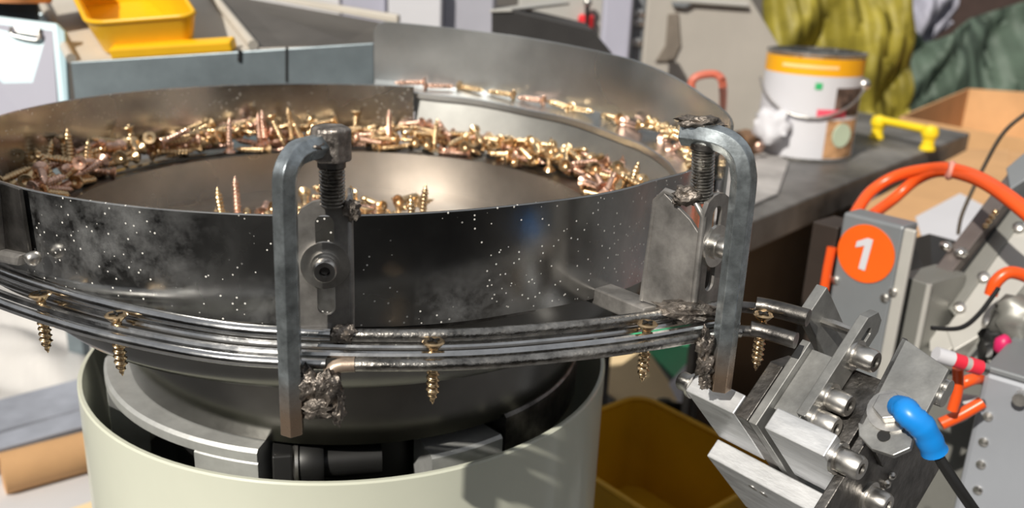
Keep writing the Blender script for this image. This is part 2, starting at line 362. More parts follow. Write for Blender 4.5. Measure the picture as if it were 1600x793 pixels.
MB().tube(off(inn, .0095, -.0062, e0-6), .0022, 12).build('exit_rod', M_dark, rail)
MB().tube(off(inn, -.0008, .001, idx(.19)), .0034, 12).build('exit_sleeve', M_dark, rail)
MB().tube(off(inn, .0098, -.005, idx(.187)), .0031, 12).build('exit_sleeve', M_dark, rail)
MB().lump(inn[idx(.160)]+V((0, -.002, .001)), (.012, .006, .004), .3, 3, 3, 4).build('weld_bead', M_weld, rail, 60)
MB().lump(inn[idx(.036)]+V((.0, -.001, .001)), (.0045, .003, .003), .3, 3, 3, 9).build('weld_bead', M_weld, rail, 60)

# ================================================================== adjustable brackets with bent hexagonal rods
def slotted_plate(C0, o, t, hw, z0, z1, slot, th, cut=False):
    # outline with rounded top and an oblong slot, made as quads between an outer and an inner loop
    Z = V((0, 0, 1)); n = 12; cz = (slot[0]+slot[1])/2
    inn_, out_ = [], []
    N = 40
    for k in range(N):
        a = 2*math.pi*k/N; c, s = math.cos(a), math.sin(a)
        h = (slot[1]-slot[0])/2-slot[2]
        inn_.append((slot[2]*c, cz+slot[2]*s+(h if s >= 0 else -h)))
        # outer: ray to a box with rounded top
        x, y = c, s; hz = (z1-cz) if s > 0 else (cz-z0)
        k_ = min(hw/abs(x) if abs(x) > 1e-6 else 9, hz/abs(y) if abs(y) > 1e-6 else 9)
        X, Yv = x*k_, y*k_
        if s > 0:
            lim = hz-hw*.75*(1-math.sqrt(max(0, 1-(X/hw)**2)))
            Yv = min(Yv, lim)
        out_.append((X, cz+Yv))
    P = lambda q, d_: C0+t*q[0]+Z*q[1]+o*d_
    mb = MB(); vs = [P(q, 0) for q in out_]+[P(q, 0) for q in inn_]+[P(q, th) for q in out_]+[P(q, th) for q in inn_]
    fs = []
    for k in range(N):
        j = (k+1) % N
        fs += [(k, j, N+j, N+k), (2*N+k, 3*N+k, 3*N+j, 2*N+j), (k, 2*N+k, 2*N+j, j), (N+k, N+j, 3*N+j, 3*N+k)]
    return mb.add(vs, fs)
def stud(p0, p1, r, pitch=.00125):
    d = p1-p0; n = int(d.length/pitch); prof = []
    for i in range(n): prof += [(r*.84, i*pitch), (r, (i+.35)*pitch), (r, (i+.6)*pitch), (r*.84, (i+.95)*pitch)]
    return MB().lathe(prof, p0, d, 20)
def bracket(label, C0, phi, fside, zr, posts, nutc, blob, studx, full=True):
    o = V((math.cos(R(phi)), math.sin(R(phi)), 0)); t = V((-o.y, o.x, 0)); Z = V((0, 0, 1)); C0 = V(C0)
    b = thing('rail_bracket', label, 'bracket', (C0.x, C0.y, zr[0]))
    slotted_plate(C0, o, t, .0092, zr[0], zr[1], (zr[0]+.009, zr[1]-.005, .0031), .002).build('slotted_plate', M_plate, b, 30, .0003)
    f = C0+t*(.0092*fside)
    fl = [f+Z*zr[0], f-o*.023+Z*zr[0], f-o*.021+Z*(zr[1]-.006), f-o*.017+Z*(zr[1]-.002), f-o*.004+Z*(zr[1]-.010), f+Z*(zr[1]-.014)]
    MB().prism(fl, -t*.0018*fside).build('side_flange', M_plate, b, 0, .0003)
    e = f-t*.0009*fside
    MB().tube([e-o*.0225+Z*zr[0], e-o*.0205+Z*(zr[1]-.006), e-o*.0165+Z*(zr[1]-.0015), e-o*.003+Z*(zr[1]-.003), e+o*.001+Z*(zr[1]-.008), e+o*.001+Z*zr[0]], .0013, 8).build('flange_lip', M_plate, b, 60)
    if not full: return b
    wc = C0+o*.002+Z*(zr[0]+.0275)
    MB().lathe([(.003, 0), (.0083, 0), (.0083, .0014), (.003, .0014)], wc, o, 36).build('washer', M_bolt, b)
    cap_screw(b, wc+o*.0014, o, .0040, .0055, washer=True, wr=1.25)
    sp = V(studx)
    stud(sp, V((nutc[0], nutc[1], nutc[2]-.004)), .0043).build('threaded_stud', M_rodd, b, 50)
    nc = V(nutc)
    if fside > 0: MB().lathe([(.0058, -.0055), (.0068, -.0048), (.0068, .005), (.0055, .006), (0, .006)], nc, (0, 0, 1), 6, xdir=o, phase=R(20)).build('hex_nut', mat('scorched_nut', (.40, .36, .33), .4, .7, .4, 150, .4, 400), b, 0, .0006)
    MB().cyl(nc-Z*.0075, nc-Z*.0055, .0047, 16).build('nut_collar', M_dark, b)
    pr_ = .0041 if fside > 0 else .0047
    MB().tube(spline(posts, 3), pr_, 6, up=o, phase=0).build('hex_rod', M_zinc, b, 25, .0002)
    for i, (c, sz) in enumerate(blob): MB().lump(c, sz, .38, 2.6, 3, i+5).build('weld_bead', M_weld, b, 70)
    return b
LP = [(.031, -.200, .4605), (.0272, -.2065, .4605), (.0243, -.2120, .4600), (.0228, -.2155, .4583), (.0217, -.2180, .4550), (.0213, -.2188, .4505), (.0211, -.219, .435), (.0208, -.219, .40), (.0206, -.219, .3655)]
bracket('slotted plate bracket with bent hexagonal rod at the front of the bowl', (.0285, -.1975, 0), -79.5, 1, (.3915, .4415), LP, (.0318, -.1995, .4605),
        [((.0265, -.217, .3815), (.0045, .004, .006)), ((.0325, -.2165, .3795), (.0048, .004, .0075)), ((.029, -.2175, .3745), (.006, .004, .0035)), ((.0355, -.2165, .374), (.0026, .003, .005)), ((.0268, -.2065, .461), (.004, .004, .0022)), ((.038, -.1985, .4385), (.0028, .002, .0035))], (.0316, -.1985, .4395))
RP = [(.1530, -.1605, .4625), (.1615, -.1662, .4627), (.1675, -.1695, .4612), (.1715, -.1715, .4575), (.1735, -.1728, .4515), (.1742, -.173, .444), (.1745, -.173, .41), (.1745, -.173, .366)]
bracket('slotted plate bracket with bent hexagonal rod at the right end of the rail', (.1675, -.1595, 0), -43, -1, (.3925, .4405), RP, (.1600, -.1645, .4650),
        [((.1665, -.1755, .3845), (.003, .003, .006)), ((.1675, -.1755, .3765), (.0032, .003, .005)), ((.168, -.1765, .3705), (.0022, .0022, .003)), ((.158, -.163, .4670), (.0085, .0045, .0024)), ((.157, -.162, .4395), (.005, .004, .0035)), ((.1535, -.160, .4365), (.0018, .0018, .0018))], (.1625, -.1605, .4375))
wbk = thing('wall_bracket', 'dark folded bracket plate at the far left of the bowl wall', 'bracket', (-.105, -.162, .398))
bo_ = V((math.cos(R(-123)), math.sin(R(-123)), 0)); b0_ = V((BC[0], BC[1], 0))+bo_*.1835
WQ = lambda x, y, k=0.: atP(x, y, b0_+bo_*k, bo_)
MB().prism([WQ(-30, 272), WQ(36, 294), WQ(52, 398), WQ(30, 412), WQ(-30, 392)], bo_*.0016).build('back_plate', M_dark, wbk, 0, .0004)
MB().prism([WQ(-30, 272), WQ(6, 284), WQ(16, 396), WQ(-30, 384)], bo_*.006).build('front_rib', M_plate, wbk, 0, .0008)
MB().prism([WQ(10, 386), WQ(50, 394), WQ(46, 412), WQ(8, 404)], bo_*.005).build('foot', M_plate, wbk, 0, .0015)
MB().lump(WQ(51, 403, .003), (.003, .003, .003), .15, 2, 2, 8).build('weld_bead', M_bolt, wbk, 60)

# ================================================================== screws
def screw_mesh(name, L=.0245, n=10, per=4, mats=(M_screw,)):
    mb = MB(); rc, ro = .0017, .0025; pitch = .0022; z0, z1 = -.0029, -L
    # countersunk head, top at z = 0, a dimple for the driver
    mb.lathe([(0, -.0012), (.0013, -.0006), (.0018, 0), (.0039, 0), (.0042, -.0005), (.0024, -.0025), (.0018, -.0030)], (0, 0, 0), (0, 0, 1), 14)
    m = int((z0-z1)/pitch*per); vs = []; fs = []
    for i in range(m+1):
        z = z0+(z1-z0)*i/m
        for k in range(n):
            ph = ((z0-z)/pitch-k/n) % 1.
            cr = max(0, 1-abs(ph-.5)/.30); tip = min(1, (z-z1)/.005)
            r = (rc+(ro-rc)*cr*(1 if z < -.005 else 0))*max(.06, tip**.8)
            a = 2*math.pi*k/n; vs.append((r*math.cos(a), r*math.sin(a), z))
    for i in range(m):
        for k in range(n): fs.append((i*n+k, i*n+(k+1) % n, (i+1)*n+(k+1) % n, (i+1)*n+k))
    mb.add(vs, fs)
    me = bpy.data.meshes.new(name); me.from_pydata(mb.v, [], mb.f)
    for q in mats: me.materials.append(q)
    for p in me.polygons: p.use_smooth = True
    me.set_sharp_from_angle(angle=R(50)); return me
ME_S = [screw_mesh('screw', mats=(M_screw,)), screw_mesh('screw', mats=(M_screwp,))]
def put_screw(loc, axis, label, group, spin=0., me=None):
    # axis points from the tip to the head
    o = bpy.data.objects.new('screw', me or random.choices(ME_S, (3, 1))[0]); COL.objects.link(o)
    o.rotation_mode = 'QUATERNION'; o.rotation_quaternion = V((0, 0, 1)).rotation_difference(V(axis).normalized()) @ V((0, 0, 1)).rotation_difference(V((0, 0, 1)))
    o.location = loc; return tag(o, label, 'screw', group)
# five screws riding the rail, with head, cross recess and threaded shank
def rail_screw(px, label):
    k = min(range(len(inn)), key=lambda i: abs(PX(inn[i])-px)); p = off(inn, .0058, .0006)[k]
    s = thing('screw', label, 'screw', p-V((0, 0, .0245)), 'screws riding on the guide rail')
    big = screw_mesh('shank', n=14, per=8)
    h = MB().lathe([(0, -.0002), (.0034, 0), (.0040, -.0005), (.0022, -.0026), (.0015, -.003)], p, (0, 0, 1), 28).build('head', M_screw, s)
    for a in (35, 125):
        dx = V((math.cos(R(a)), math.sin(R(a)), 0)); MB().box(p+V((0, 0, .0001)), (.0046, .0008, .0005), (dx, V((-dx.y, dx.x, 0)), V((0, 0, 1)))).build('cross_recess', M_sock, h, 0)
    m = MB(); keep = [f for f in big.polygons if all(big.vertices[i].co.z < -.0025 for i in f.vertices)]
    m.v = [p+v.co for v in big.vertices]; m.f = [tuple(f.vertices) for f in keep]; m.mi = [0]*len(m.f)
    m.build('threaded_shank', M_screw, s, 50); return s
def PX(P):
    d = P-CAM; c, s = math.cos(PITCH), math.sin(PITCH); x = d.x; y = d.y*c-d.z*s; z = d.y*s+d.z*c; u = FPX*x/y; v = -FPX*z/y
    return 800+u*math.cos(ROLL)-v*math.sin(ROLL)
rail_screw(90, 'screw hanging in the rail, farthest left of those on the rail')
rail_screw(198, 'screw hanging in the rail, second from the left end')
rail_screw(680, 'screw hanging in the rail just right of the front bracket')
rail_screw(1002, 'screw hanging in the rail just left of the right bracket')
rail_screw(1196, 'screw hanging at the rail exit beside the grey plates')
# heaps: each screw comes to rest on a height map
H = {}; CELL = .0016
def settle(cx, cy, yaw, tilt, base, L=.0245):
    d = V((math.cos(yaw)*math.cos(tilt), math.sin(yaw)*math.cos(tilt), math.sin(tilt)))
    zz = -1; cells = []
    for i in range(13):
        s = (i/12-.5)*L; x, y = cx+d.x*s, cy+d.y*s; rr = .0032 if i == 12 else .0019
        key = (round(x/CELL), round(y/CELL)); h = base(x, y)
        if h is None: return None
        hh = max(h, H.get(key, 0))
        zz = max(zz, hh+rr-d.z*s); cells.append((key, d.z*s, rr))
    return d, zz, cells
def commit(cells, zz):
    for key, s, rr in cells:
        for a in (-1, 0, 1):
            for b in (-1, 0, 1): k = (key[0]+a, key[1]+b); H[k] = max(H.get(k, 0), zz+s+rr*(.5 if a == 0 and b == 0 else 0))
def base_track(x, y):
    r = math.hypot(x-BC[0], y-BC[1])
    if r < .1475 or r > .1785: return None
    return .3860
def base_floor(x, y):
    r = math.hypot(x-BC[0], y-BC[1])
    return .3745-(r/.1446)*.0125 if r < .125 else None
def heap(n, phis, rr, base, names, maxh, up=.0):
    made = 0; tries = 0
    while made < n and tries < n*120:
        tries += 1; ph = random.choices([random.uniform(a, b) for a, b, _ in phis], [c for _, _, c in phis])[0]
        r = random.uniform(*rr); x, y = BC[0]+r*math.cos(R(ph)), BC[1]+r*math.sin(R(ph))
        upr = random.random() < up
        if upr: tilt = R(random.uniform(60, 88))*(1 if random.random() < .2 else -1)
        else: tilt = R(random.gauss(0, 7))
        a = settle(x, y, (R(ph+90)+random.gauss(0, .75)+random.choice((0, math.pi))) if rr[0] > .1 else random.uniform(0, 6.283), tilt, base)
        if a is None: continue
        d, zz, cells = a
        if zz-abs(d.z)*.012 > maxh(x, y, upr): continue
        commit(cells, zz); c = V((x, y, zz)); k = random.choices((0, 1), (3, 1))[0]
        lb, gp_ = names(ph, k, upr); put_screw(c+d*.01225, d, lb, gp_, me=ME_S[k]); made += 1
    return made
def nm_ledge(ph, k, upr):
    w_ = 'right stretch of the inner ledge' if ph < 62 else 'middle stretch of the inner ledge' if ph < 118 else 'left stretch of the inner ledge'
    c_ = 'rosy' if k else 'golden'; st = 'standing upright' if upr else 'lying'
    return '%s screw %s in the heap on the %s' % (c_, st, w_), '%s screws %s on the %s' % (c_, st, w_)
def nm_floor(ph, k, upr):
    c_ = 'rosy' if k else 'golden'; st = 'standing upright' if upr else 'lying'
    return '%s screw %s in the heap on the sunken bowl floor' % (c_, st), '%s screws %s on the bowl floor' % (c_, st)
mh = lambda x, y, u: .4000+.006*noise.noise(V((x*30, y*30, 0)))-(.006 if u else 0)
NL = heap(212, [(2, 35, .8), (35, 70, 1.2), (70, 100, 1.1), (100, 140, 1.4), (140, 165, .9), (165, 190, .8)], (.150, .177), base_track, nm_ledge, mh, .035)
NF = heap(58, [(0, 360, 1)], (.0, .068), base_floor, nm_floor, lambda x, y, u: .384, .07)
# row on the upper track
k = 0; ph = 86.
while ph > -2 and k < 34:
    r = .2015+random.uniform(-.002, .0025); dense = ph < 28; z = zlip(ph)+.0055+(random.uniform(0, .006) if dense else 0)
    a = R(ph); tx = V((-math.sin(a), math.cos(a), 0)); yaw = random.gauss(0, .12 if not dense else .45)
    ax = (Matrix.Rotation(yaw, 3, 'Z') @ tx)*(1 if random.random() < .8 else -1); ax.z = random.gauss(0, .05 if not dense else .25)
    put_screw(V((BC[0]+r*math.cos(a), BC[1]+r*math.sin(a), z))+ax.normalized()*.012, ax, 'screw lying in the single row along the upper track', 'screws queuing on the upper track'); k += 1
    ph -= random.uniform(6.6, 7.6) if not dense else random.uniform(1.5, 2.6)
def stand(px, py, label):
    p = atZ(px, py, .3935); put_screw(p+V((0, 0, .0)), V((random.uniform(-.08, .08), .05, -1)), label, None)
stand(303, 212, 'tall screw standing tip up, highest of the heap on the left ledge')
stand(112, 262, 'screw standing tip up near the left end of the ledge heap')
stand(608, 222, 'thin screw standing tip up by the break in the bowl wall')

# ================================================================== escapement block at the rail exit (inclined frame)
E1 = V((.644, -.765, 0)).normalized(); HH = V((.765, .644, 0)).normalized()
E2 = HH*math.cos(R(42))+V((0, 0, math.sin(R(42)))); E3 = HH*math.sin(R(42))-V((0, 0, math.cos(R(42))))
Q0 = atY(1265, 533, -.165); AX = (E1, E2, E3)
def W(a, b, c): return Q0+(E1*a+E2*b+E3*c)/1000
def blk(a0, a1, b0, b1, c0, c1): return MB().box(W((a0+a1)/2, (b0+b1)/2, (c0+c1)/2), ((a1-a0)/1000, (b1-b0)/1000, (c1-c0)/1000), AX)
es = thing('escapement_block', 'bolted aluminium and steel clamp block at the end of the rail', 'machine block', W(0, -45, 80))
blk(-34, -10, -40, -31, 0, 41).build('left_block', M_alu, es, 0, .0005)
blk(3.7, 29, -39.6, -30, 0, 41).build('right_block', M_alu, es, 0, .0005)
blk(-34, 31, -50, -41, 41, 95).build('base_block', M_alu, es, 0, .0005)
MB().prism([W(-9.5, -40, 0), W(-9.5, -14, 0), W(-9.5, -5, 9), W(-9.5, -5, 60), W(-9.5, -40, 60)], E1*.006).build('track_plate', M_dark, es, 0, .0004)
blk(-3.2, 0.6, -40.2, 0, 0, 60).build('centre_plate', M_steelg, es, 0, .0004)
blk(.6, 12, -30, -1, 3.5, 50).build('spacer_plate', M_steelg, es, 0, .0004)
blk(-9, -4.2, 7, 23, -4, 40).build('back_plate', M_steelg, es, 0, .0004)
# slotted bar: two long rails and two ends leave the slot open
sb = [(-29, -1), (15, 24)]
for b0, b1 in sb: pass
def slotbar():
    m = MB(); a0, a1 = 11.2, 15
    out = [(-29, 0), (18, 0), (24, 4.5), (24, 10), (20, 13), (-29, 13)]; sl = [(1, 4.5), (16, 4.5), (17.5, 6.5), (16, 8.5), (1, 8.5), (-.5, 6.5)]
    vs = [W(a0, b, c) for b, c in out]+[W(a0, b, c) for b, c in sl]+[W(a1, b, c) for b, c in out]+[W(a1, b, c) for b, c in sl]
    br = [(0, 1, 7, 6), (1, 2, 8, 7), (2, 3, 8), (3, 4, 9, 8), (4, 5, 10, 9), (5, 0, 6, 11, 10)]
    fs = [tuple(q) for q in br]+[tuple(i+12 for i in reversed(q)) for q in br]
    for k in range(6): j = (k+1) % 6; fs += [(k, k+12, j+12, j), (6+k, 6+j, 18+j, 18+k)]
    return m.add(vs, fs)
slotbar().build('slotted_bar', M_steelg, es, 0, .0004)
blk(12, 28, -30, 2, 14, 60).build('mount_plate', M_dark, es, 0, .0004)
for b, c in ((4.5, 6.5), (-15.5, 7.5), (-25.5, 8)): cap_screw(es, W(15, b, c), E1, .0045, .0075)
cap_screw(es, W(29, -35, 9), E1, .0047, .0085)
cap_screw(es, W(-34, -35.5, 4), -E1, .0040, .006)
MB().tube([W(-6, 14, 8), W(11, 14, 8)], .002, 10).build('link_pin', M_bolt, es)
blk(29.2, 33, -60, 10, 14, 90).build('rear_plate', M_dark, es, 0, .0004)
cap_screw(es, W(33, -34, 40), E1, .0047, .007)
for i in range(5): MB().lump(W(33.5, -20-i*4, 48), (.0018, .0018, .0018), .1, 2, 2, i).build('chain_bead', M_bolt, es)
for a in (-14, -9, 4): MB().cyl(W(a, -50.2, 55+a*.2), W(a, -49, 55+a*.2), .002, 12).build('plug_screw', M_bolt, es)

# sensor plate with blue cable boot
sp = thing('sensor_bracket', 'grey sensor plate with rounded end and nut beside the clamp block', 'bracket', W(42, -28, 20))
out = [(30, 15), (50, 9.3), (51, -9), (51, -18), (52.5, -23.5), (49, -28.5), (41.5, -29.5), (35.5, -27), (33, -23)]
MB().prism([W(a, b, 0) for a, b in out], E3*.0025).build('plate', M_lgrey if False else M_steelg, sp, 0, .0003)
MB().prism([W(30, 15, 0), W(33, -23, 0), W(33, -23, 34), W(30, 15, 34)], E1*.002).build('folded_flange', M_dark, sp, 0, .0003)
MB().lathe([(.0022, -.0001), (.0022, .0004)], W(43, -23.5, 0), -E3, 20).build('slot_hole', M_sock, sp)
MB().lathe([(.003, 0), (.0082, 0), (.0082, .0012), (.003, .0012)], W(41, -14, -.05), -E3, 30).build('washer', M_bolt, sp)
MB().cyl(W(41, -14, -1.2), W(41, -14, -5), .0056, 6).build('hex_nut', M_bolt, sp, 0, .0004)
sc = thing('sensor_plug', 'bright blue ribbed cable boot with black cable plugged into sensor plate', 'cable plug', W(43, -14.5, -5))
b0 = W(43.5, -13, -4.5); p1 = atY(1420, 648, b0.y-.008); p2 = atY(1442, 668, b0.y-.010); p3 = atY(1460, 704, b0.y-.010)
bp = spline([b0, (b0+p1)/2+V((0, -.001, .001)), p1, p2, p3], 6)
MB().tube(bp, [(.0036+.0001*min(i, 8))+(.0003 if i % 2 else 0) if i < 18 else .0043+(.0003 if i % 3 == 0 else 0) for i in range(len(bp))], 16).build('boot', M_blue, sc, 60)
p4 = atY(1500, 765, p3.y-.006); p5 = atY(1560, 850, p3.y-.012)
MB().tube(spline([p3-(p3-p2)*.1, p4, p5], 6), .0019, 12).build('cable', M_cable, sc)

# ================================================================== background, left: tray with yellow bin, clipboard
def quad(px, ext, **k): return MB().prism(px, ext, **k)
tray = thing('hopper_tray', 'beige inclined tray with blue-grey steel front panel behind the bowl', 'tray', (-.15, .35, 0))
Yf = .27
TL, TR = atY(110, 97, Yf), atY(584, 67, Yf)
MB().prism([TL, TR, V((TR.x, TR.y, .36)), V((TL.x, TL.y, .36))], V((0, .004, 0))).build('front_panel', M_greyp, tray, 0, .0008)
BL, BR, BRb, BLb = atY(113, 97, Yf+.006), atY(397, 76, Yf+.006), atY(318, -22, .56), atY(52, -22, .56)
un = (BR-BL).normalized(); nb = (BR-BL).cross(BLb-BL).normalized()
MB().prism([BL, BR, BRb, BLb], -nb*.005).build('floor_panel', M_beige, tray, 0, .0008)
for p, q_ in ((BL, BLb), (BR, BRb)): MB().tube([p+nb*.003, q_+nb*.003], .0045, 8).build('edge_flange', M_beige, tray, 60)
DP = [atY(404, 75, Yf+.006), atY(580, 69, Yf+.006), atY(615, 38, .5), atY(335, -12, .56)]
MB().prism(DP, V((0, 0, -.004))).build('steel_plate', mat('tray_steel', (.16, .145, .13), .4, .5, .15, 10), tray, 0, .0008)
MB().prism([atY(330, -18, .57), atY(365, -18, .57), atY(622, 24, .53), atY(622, 38, .53)], V((0, .02, 0))).build('white_edge', M_beige, tray, 0, .002)
for p in (TL+V((.01, .01, 0)), TR+V((-.01, .01, 0)), BLb, BRb): MB().box((p.x, p.y+.004, (p.z-.03)/2), (.02, .02, p.z-.03)).build('leg', M_greyp, tray, 0, .001)
MB().prism([atY(372, 78, Yf-.002), atY(376, 78, Yf-.002), atY(376, 96, Yf-.002), atY(371, 96, Yf-.002)], V((0, .003, 0))).build('slot_mark', M_sock, tray, 0)
MB().prism([atY(446, 74, Yf-.001), atY(449, 74, Yf-.001), atY(449, 128, Yf-.001), atY(446, 128, Yf-.001)], V((0, .002, 0))).build('panel_seam', M_sock, tray, 0)

def rrect(u0, u1, v0, v1, r, k=5):
    pts = []
    for cx, cy, a0 in ((u1-r, v1-r, 0), (u0+r, v1-r, 90), (u0+r, v0+r, 180), (u1-r, v0+r, 270)):
        for i in range(k+1): a = R(a0+90*i/k); pts.append((cx+r*math.cos(a), cy+r*math.sin(a)))
    return pts
def open_bin(label, O, U, Vv, Nn, w, dpt, hf, hb, fl, m, r=.014, th=.003, group=None, name='storage_bin'):
    b = thing(name, label, 'bin', O, group)
    def hgt(v): return hf if v < dpt*.12 else lerp(hf, hb, min(1, (v-dpt*.12)/(dpt*.35)))
    P = lambda u, v, n_: O+U*u+Vv*v+Nn*n_
    lo = rrect(0, w, 0, dpt, r); hi = rrect(-fl, w+fl, -fl, dpt+fl, r*1.2); hi2 = rrect(-fl+th, w+fl-th, -fl+th, dpt+fl-th, r); lo2 = rrect(th, w-th, th, dpt-th, r*.9)
    n = len(lo); rows = [[P(u, v, 0) for u, v in lo], [P(u, v, hgt(v)) for u, v in hi], [P(u, v, hgt(v)) for u, v in hi2], [P(u, v, th) for u, v in lo2]]
    vs = sum(rows, []); fs = [tuple(range(n)), tuple(range(3*n, 4*n))]
    for i in range(3):
        for k in range(n): fs.append((i*n+k, i*n+(k+1) % n, (i+1)*n+(k+1) % n, (i+1)*n+k))
    MB().add(vs, fs).build('bin_shell', m, b, 40)
    rim = [P(u, v, hgt(v)) for u, v in rrect(-fl+th*.5, w+fl-th*.5, -fl+th*.5, dpt+fl-th*.5, r*1.1)]
    MB().tube(rim+[rim[0]], th*.75, 8).build('rim', m, b, 60)
    return b
vb = (BLb-BL).normalized()
fl0 = atP(168, 88, BL, nb)+nb*.001; fr0 = atP(306, 76, BL, nb)
yb = open_bin('yellow plastic parts bin resting on the beige tray', fl0, un, vb, nb, (fr0-fl0).length*1.02, .19, .030, .075, .009, M_yel)
l0, l1 = atP(178, 88, BL, nb), atP(366, 76, BL, nb)
MB().box((l0+l1)/2+nb*.005-vb*.004, ((l1-l0).length, .014, .010), ((l1-l0).normalized(), nb.cross((l1-l0).normalized()), nb)).build('front_lip', M_yel, yb, 0, .002)

cb = thing('clipboard', 'white sheet on a pale blue clipboard at the left edge', 'clipboard', atY(30, 200, .29))
c4 = [atY(-90, 15, .315), atY(88, 37, .315), atY(101, 50, .314), atY(112, 260, .27), atY(-90, 260, .27)]
MB().prism(c4, V((0, .004, 0))).build('board', mat('pale_blue_board', (.42, .60, .68), .4, 0, .04, 6), cb, 0, .0006)
MB().prism([atY(-85, 28, .3125), atY(82, 48, .3125), atY(96, 258, .268), atY(-85, 258, .268)], V((0, .001, 0))).build('paper', mat('clip_paper', (.36, .36, .44), .6, 0, .03, 5), cb, 0)
cc = atY(40, 47, .309)
MB().tube(spline([atY(18, 42, .308), atY(17, 52, .307), atY(26, 57, .306), atY(56, 63, .306), atY(61, 56, .307), atY(59, 50, .308)], 4), .0016, 8).build('clip_wire', M_bolt, cb, 60)
MB().prism([atY(20, 36, .309), atY(62, 44, .309), atY(60, 56, .307), atY(24, 50, .307)], V((0, .003, 0))).build('clip_plate', M_bolt, cb, 0, .0006)
tag(MB().lathe([(0, .03), (.02, .028), (.034, .018), (.038, 0), (.03, -.03), (0, -.03)], atY(18, -50, .36), (0, 0, 1), 24).build('orange_ball', emat('salmon_orange', (.80, .36, .16)), None), 'salmon orange rounded object peeking in at the top left corner', 'ball')
tag(MB().hexa([atY(-60, 60, .36), atY(62, 60, .36), atY(62, 60, .39), atY(-60, 60, .39), atY(-60, -20, .36), atY(60, -20, .36), atY(60, -20, .39), atY(-60, -20, .39)]).build('dark_case', mat('dark_blue_case', (.04, .055, .075), .5), None, 0, .003), 'dark blue-grey case behind the clipboard top', 'case')

# white cartons along the back
def carton_px(x0, x1, y0, Y, d_, m, label, name='white_carton', cat='box'):
    a, b = atY(x0, y0, Y), atY(x1, y0, Y); t = thing(name, label, cat, ((a.x+b.x)/2, Y+d_/2, 0))
    h = max(a.z, b.z)
    MB().box(((a.x+b.x)/2, Y+d_/2, h/2), (b.x-a.x, d_, h)).build('carton_body', m, t, 0, .002)
    MB().box(((a.x+b.x)/2, Y+d_*.25, h+.001), (b.x-a.x-.002, d_*.48, .002)).build('top_flap', m, t, 0, .0006)
    MB().box(((a.x+b.x)/2, Y+d_*.75, h+.001), (b.x-a.x-.002, d_*.48, .002)).build('top_flap', m, t, 0, .0006)
    return t
carton_px(388, 530, -30, .86, .16, M_paper, 'wide off-white carton at the back, leftmost of the white cartons')
carton_px(534, 602, -24, .84, .16, M_lav, 'narrow pale lavender carton second from the left at the back')
carton_px(606, 690, -30, .82, .16, M_white, 'brightest white carton at the back behind the tall bowl wall')
carton_px(693, 772, -20, .85, .16, mat('grey_lavender_card', (.40, .40, .46), .6, 0, .05, 6), 'greyish lavender carton at the back, rightmost of the row')

# machine parts top centre
cov = thing('machine_cover', 'dark grey sloping sheet-metal cover behind the tall bowl wall', 'machine cover', atY(860, 120, .5))
MB().prism([atY(768, 16, .46), atY(800, 15, .46), atY(925, 45, .46), atY(956, 82, .46), atY(990, 200, .46), atY(768, 200, .46)], V((0, .12, 0))).build('cover_shell', mat('cover_grey', (.035, .033, .033), .5), cov, 0, .002)
MB().prism([atY(765, 15, .458), atY(870, -2, .56), atY(890, 4, .56), atY(800, 14, .458)], V((0, 0, -.003))).build('cover_lid', M_lgrey, cov, 0, .0006)
MB().lump(atY(827, 17, .50), (.004, .004, .003), 0, 1, 2).build('bolt', M_bolt, cov, 60)
gh = thing('machine_housing', 'light grey machine housing with red knob behind the dark cover', 'machine housing', atY(870, 120, .8))
MB().hexa([atY(800, 120, .84), atY(945, 120, .84), atY(945, 120, .92), atY(800, 120, .92), atY(812, -20, .84), atY(950, -20, .84), atY(950, -20, .92), atY(812, -20, .92)]).build('housing_body', M_lgrey, gh, 0, .004)
MB().box(((atY(872, 60, .88)).x, .88, .2), (.06, .06, .4)).build('housing_stand', M_lgrey, gh, 0, .002)
kn = MB().lathe([(.009, 0), (.012, .004), (.012, .018), (.009, .021), (0, .021)], atY(915, 46, .83), (0, 0, 1), 20).build('red_knob', emat('signal_red', (.75, .03, .04)), gh)
MB().cyl(atY(917, 40, .82), atY(918, 4, .82), .0035, 10).build('stem', M_black, kn)
MB().lump(atY(918, 4, .82), (.007, .007, .007), 0, 1, 2).build('chrome_ball', M_bolt, kn, 60)
def post(px0, px1, Y, m, label, name, dep=.03):
    a, b = atY(px0, -25, Y), atY(px1, -25, Y); t = thing(name, label, 'post', ((a.x+b.x)/2, Y, 0))
    MB().box(((a.x+b.x)/2, Y+dep/2, a.z/2), (b.x-a.x, dep, a.z)).build('shaft', m, t, 0, .004)
    MB().box(((a.x+b.x)/2, Y+dep/2, .006), ((b.x-a.x)*1.1, dep*1.3, .012)).build('foot_plate', m, t, 0, .002); return t
post(946, 992, .74, M_lav, 'pale lavender square post behind the bowl', 'support_post')
dp = post(993, 1013, .77, M_mgrey, 'dark grey slim post with three chrome bolts', 'bolt_post')
for x, y in ((1000, 21), (999, 35), (996, 66)): MB().lump(atY(x, y, .767), (.007, .0045, .007), 0, 1, 2).build('chrome_bolt', M_bolt, dp, 60)
pl = thing('machine_plate', 'tall beige-grey machine plate with cut corner left of paint can', 'machine plate', atY(1100, 200, .92))
PB = atY(1100, 260, .66)
MB().prism([atY(1012, -12, .92), atY(1168, -12, .92), atY(1218, 72, .92), V((atY(1218, 72, .92).x, .92, 0)), V((atY(1012, 0, .92).x, .92, 0))], V((0, .06, 0))).build('plate_body', mat('beige_grey_paint', (.44, .41, .37), .5, .1, .06, 5), pl, 0, .004)
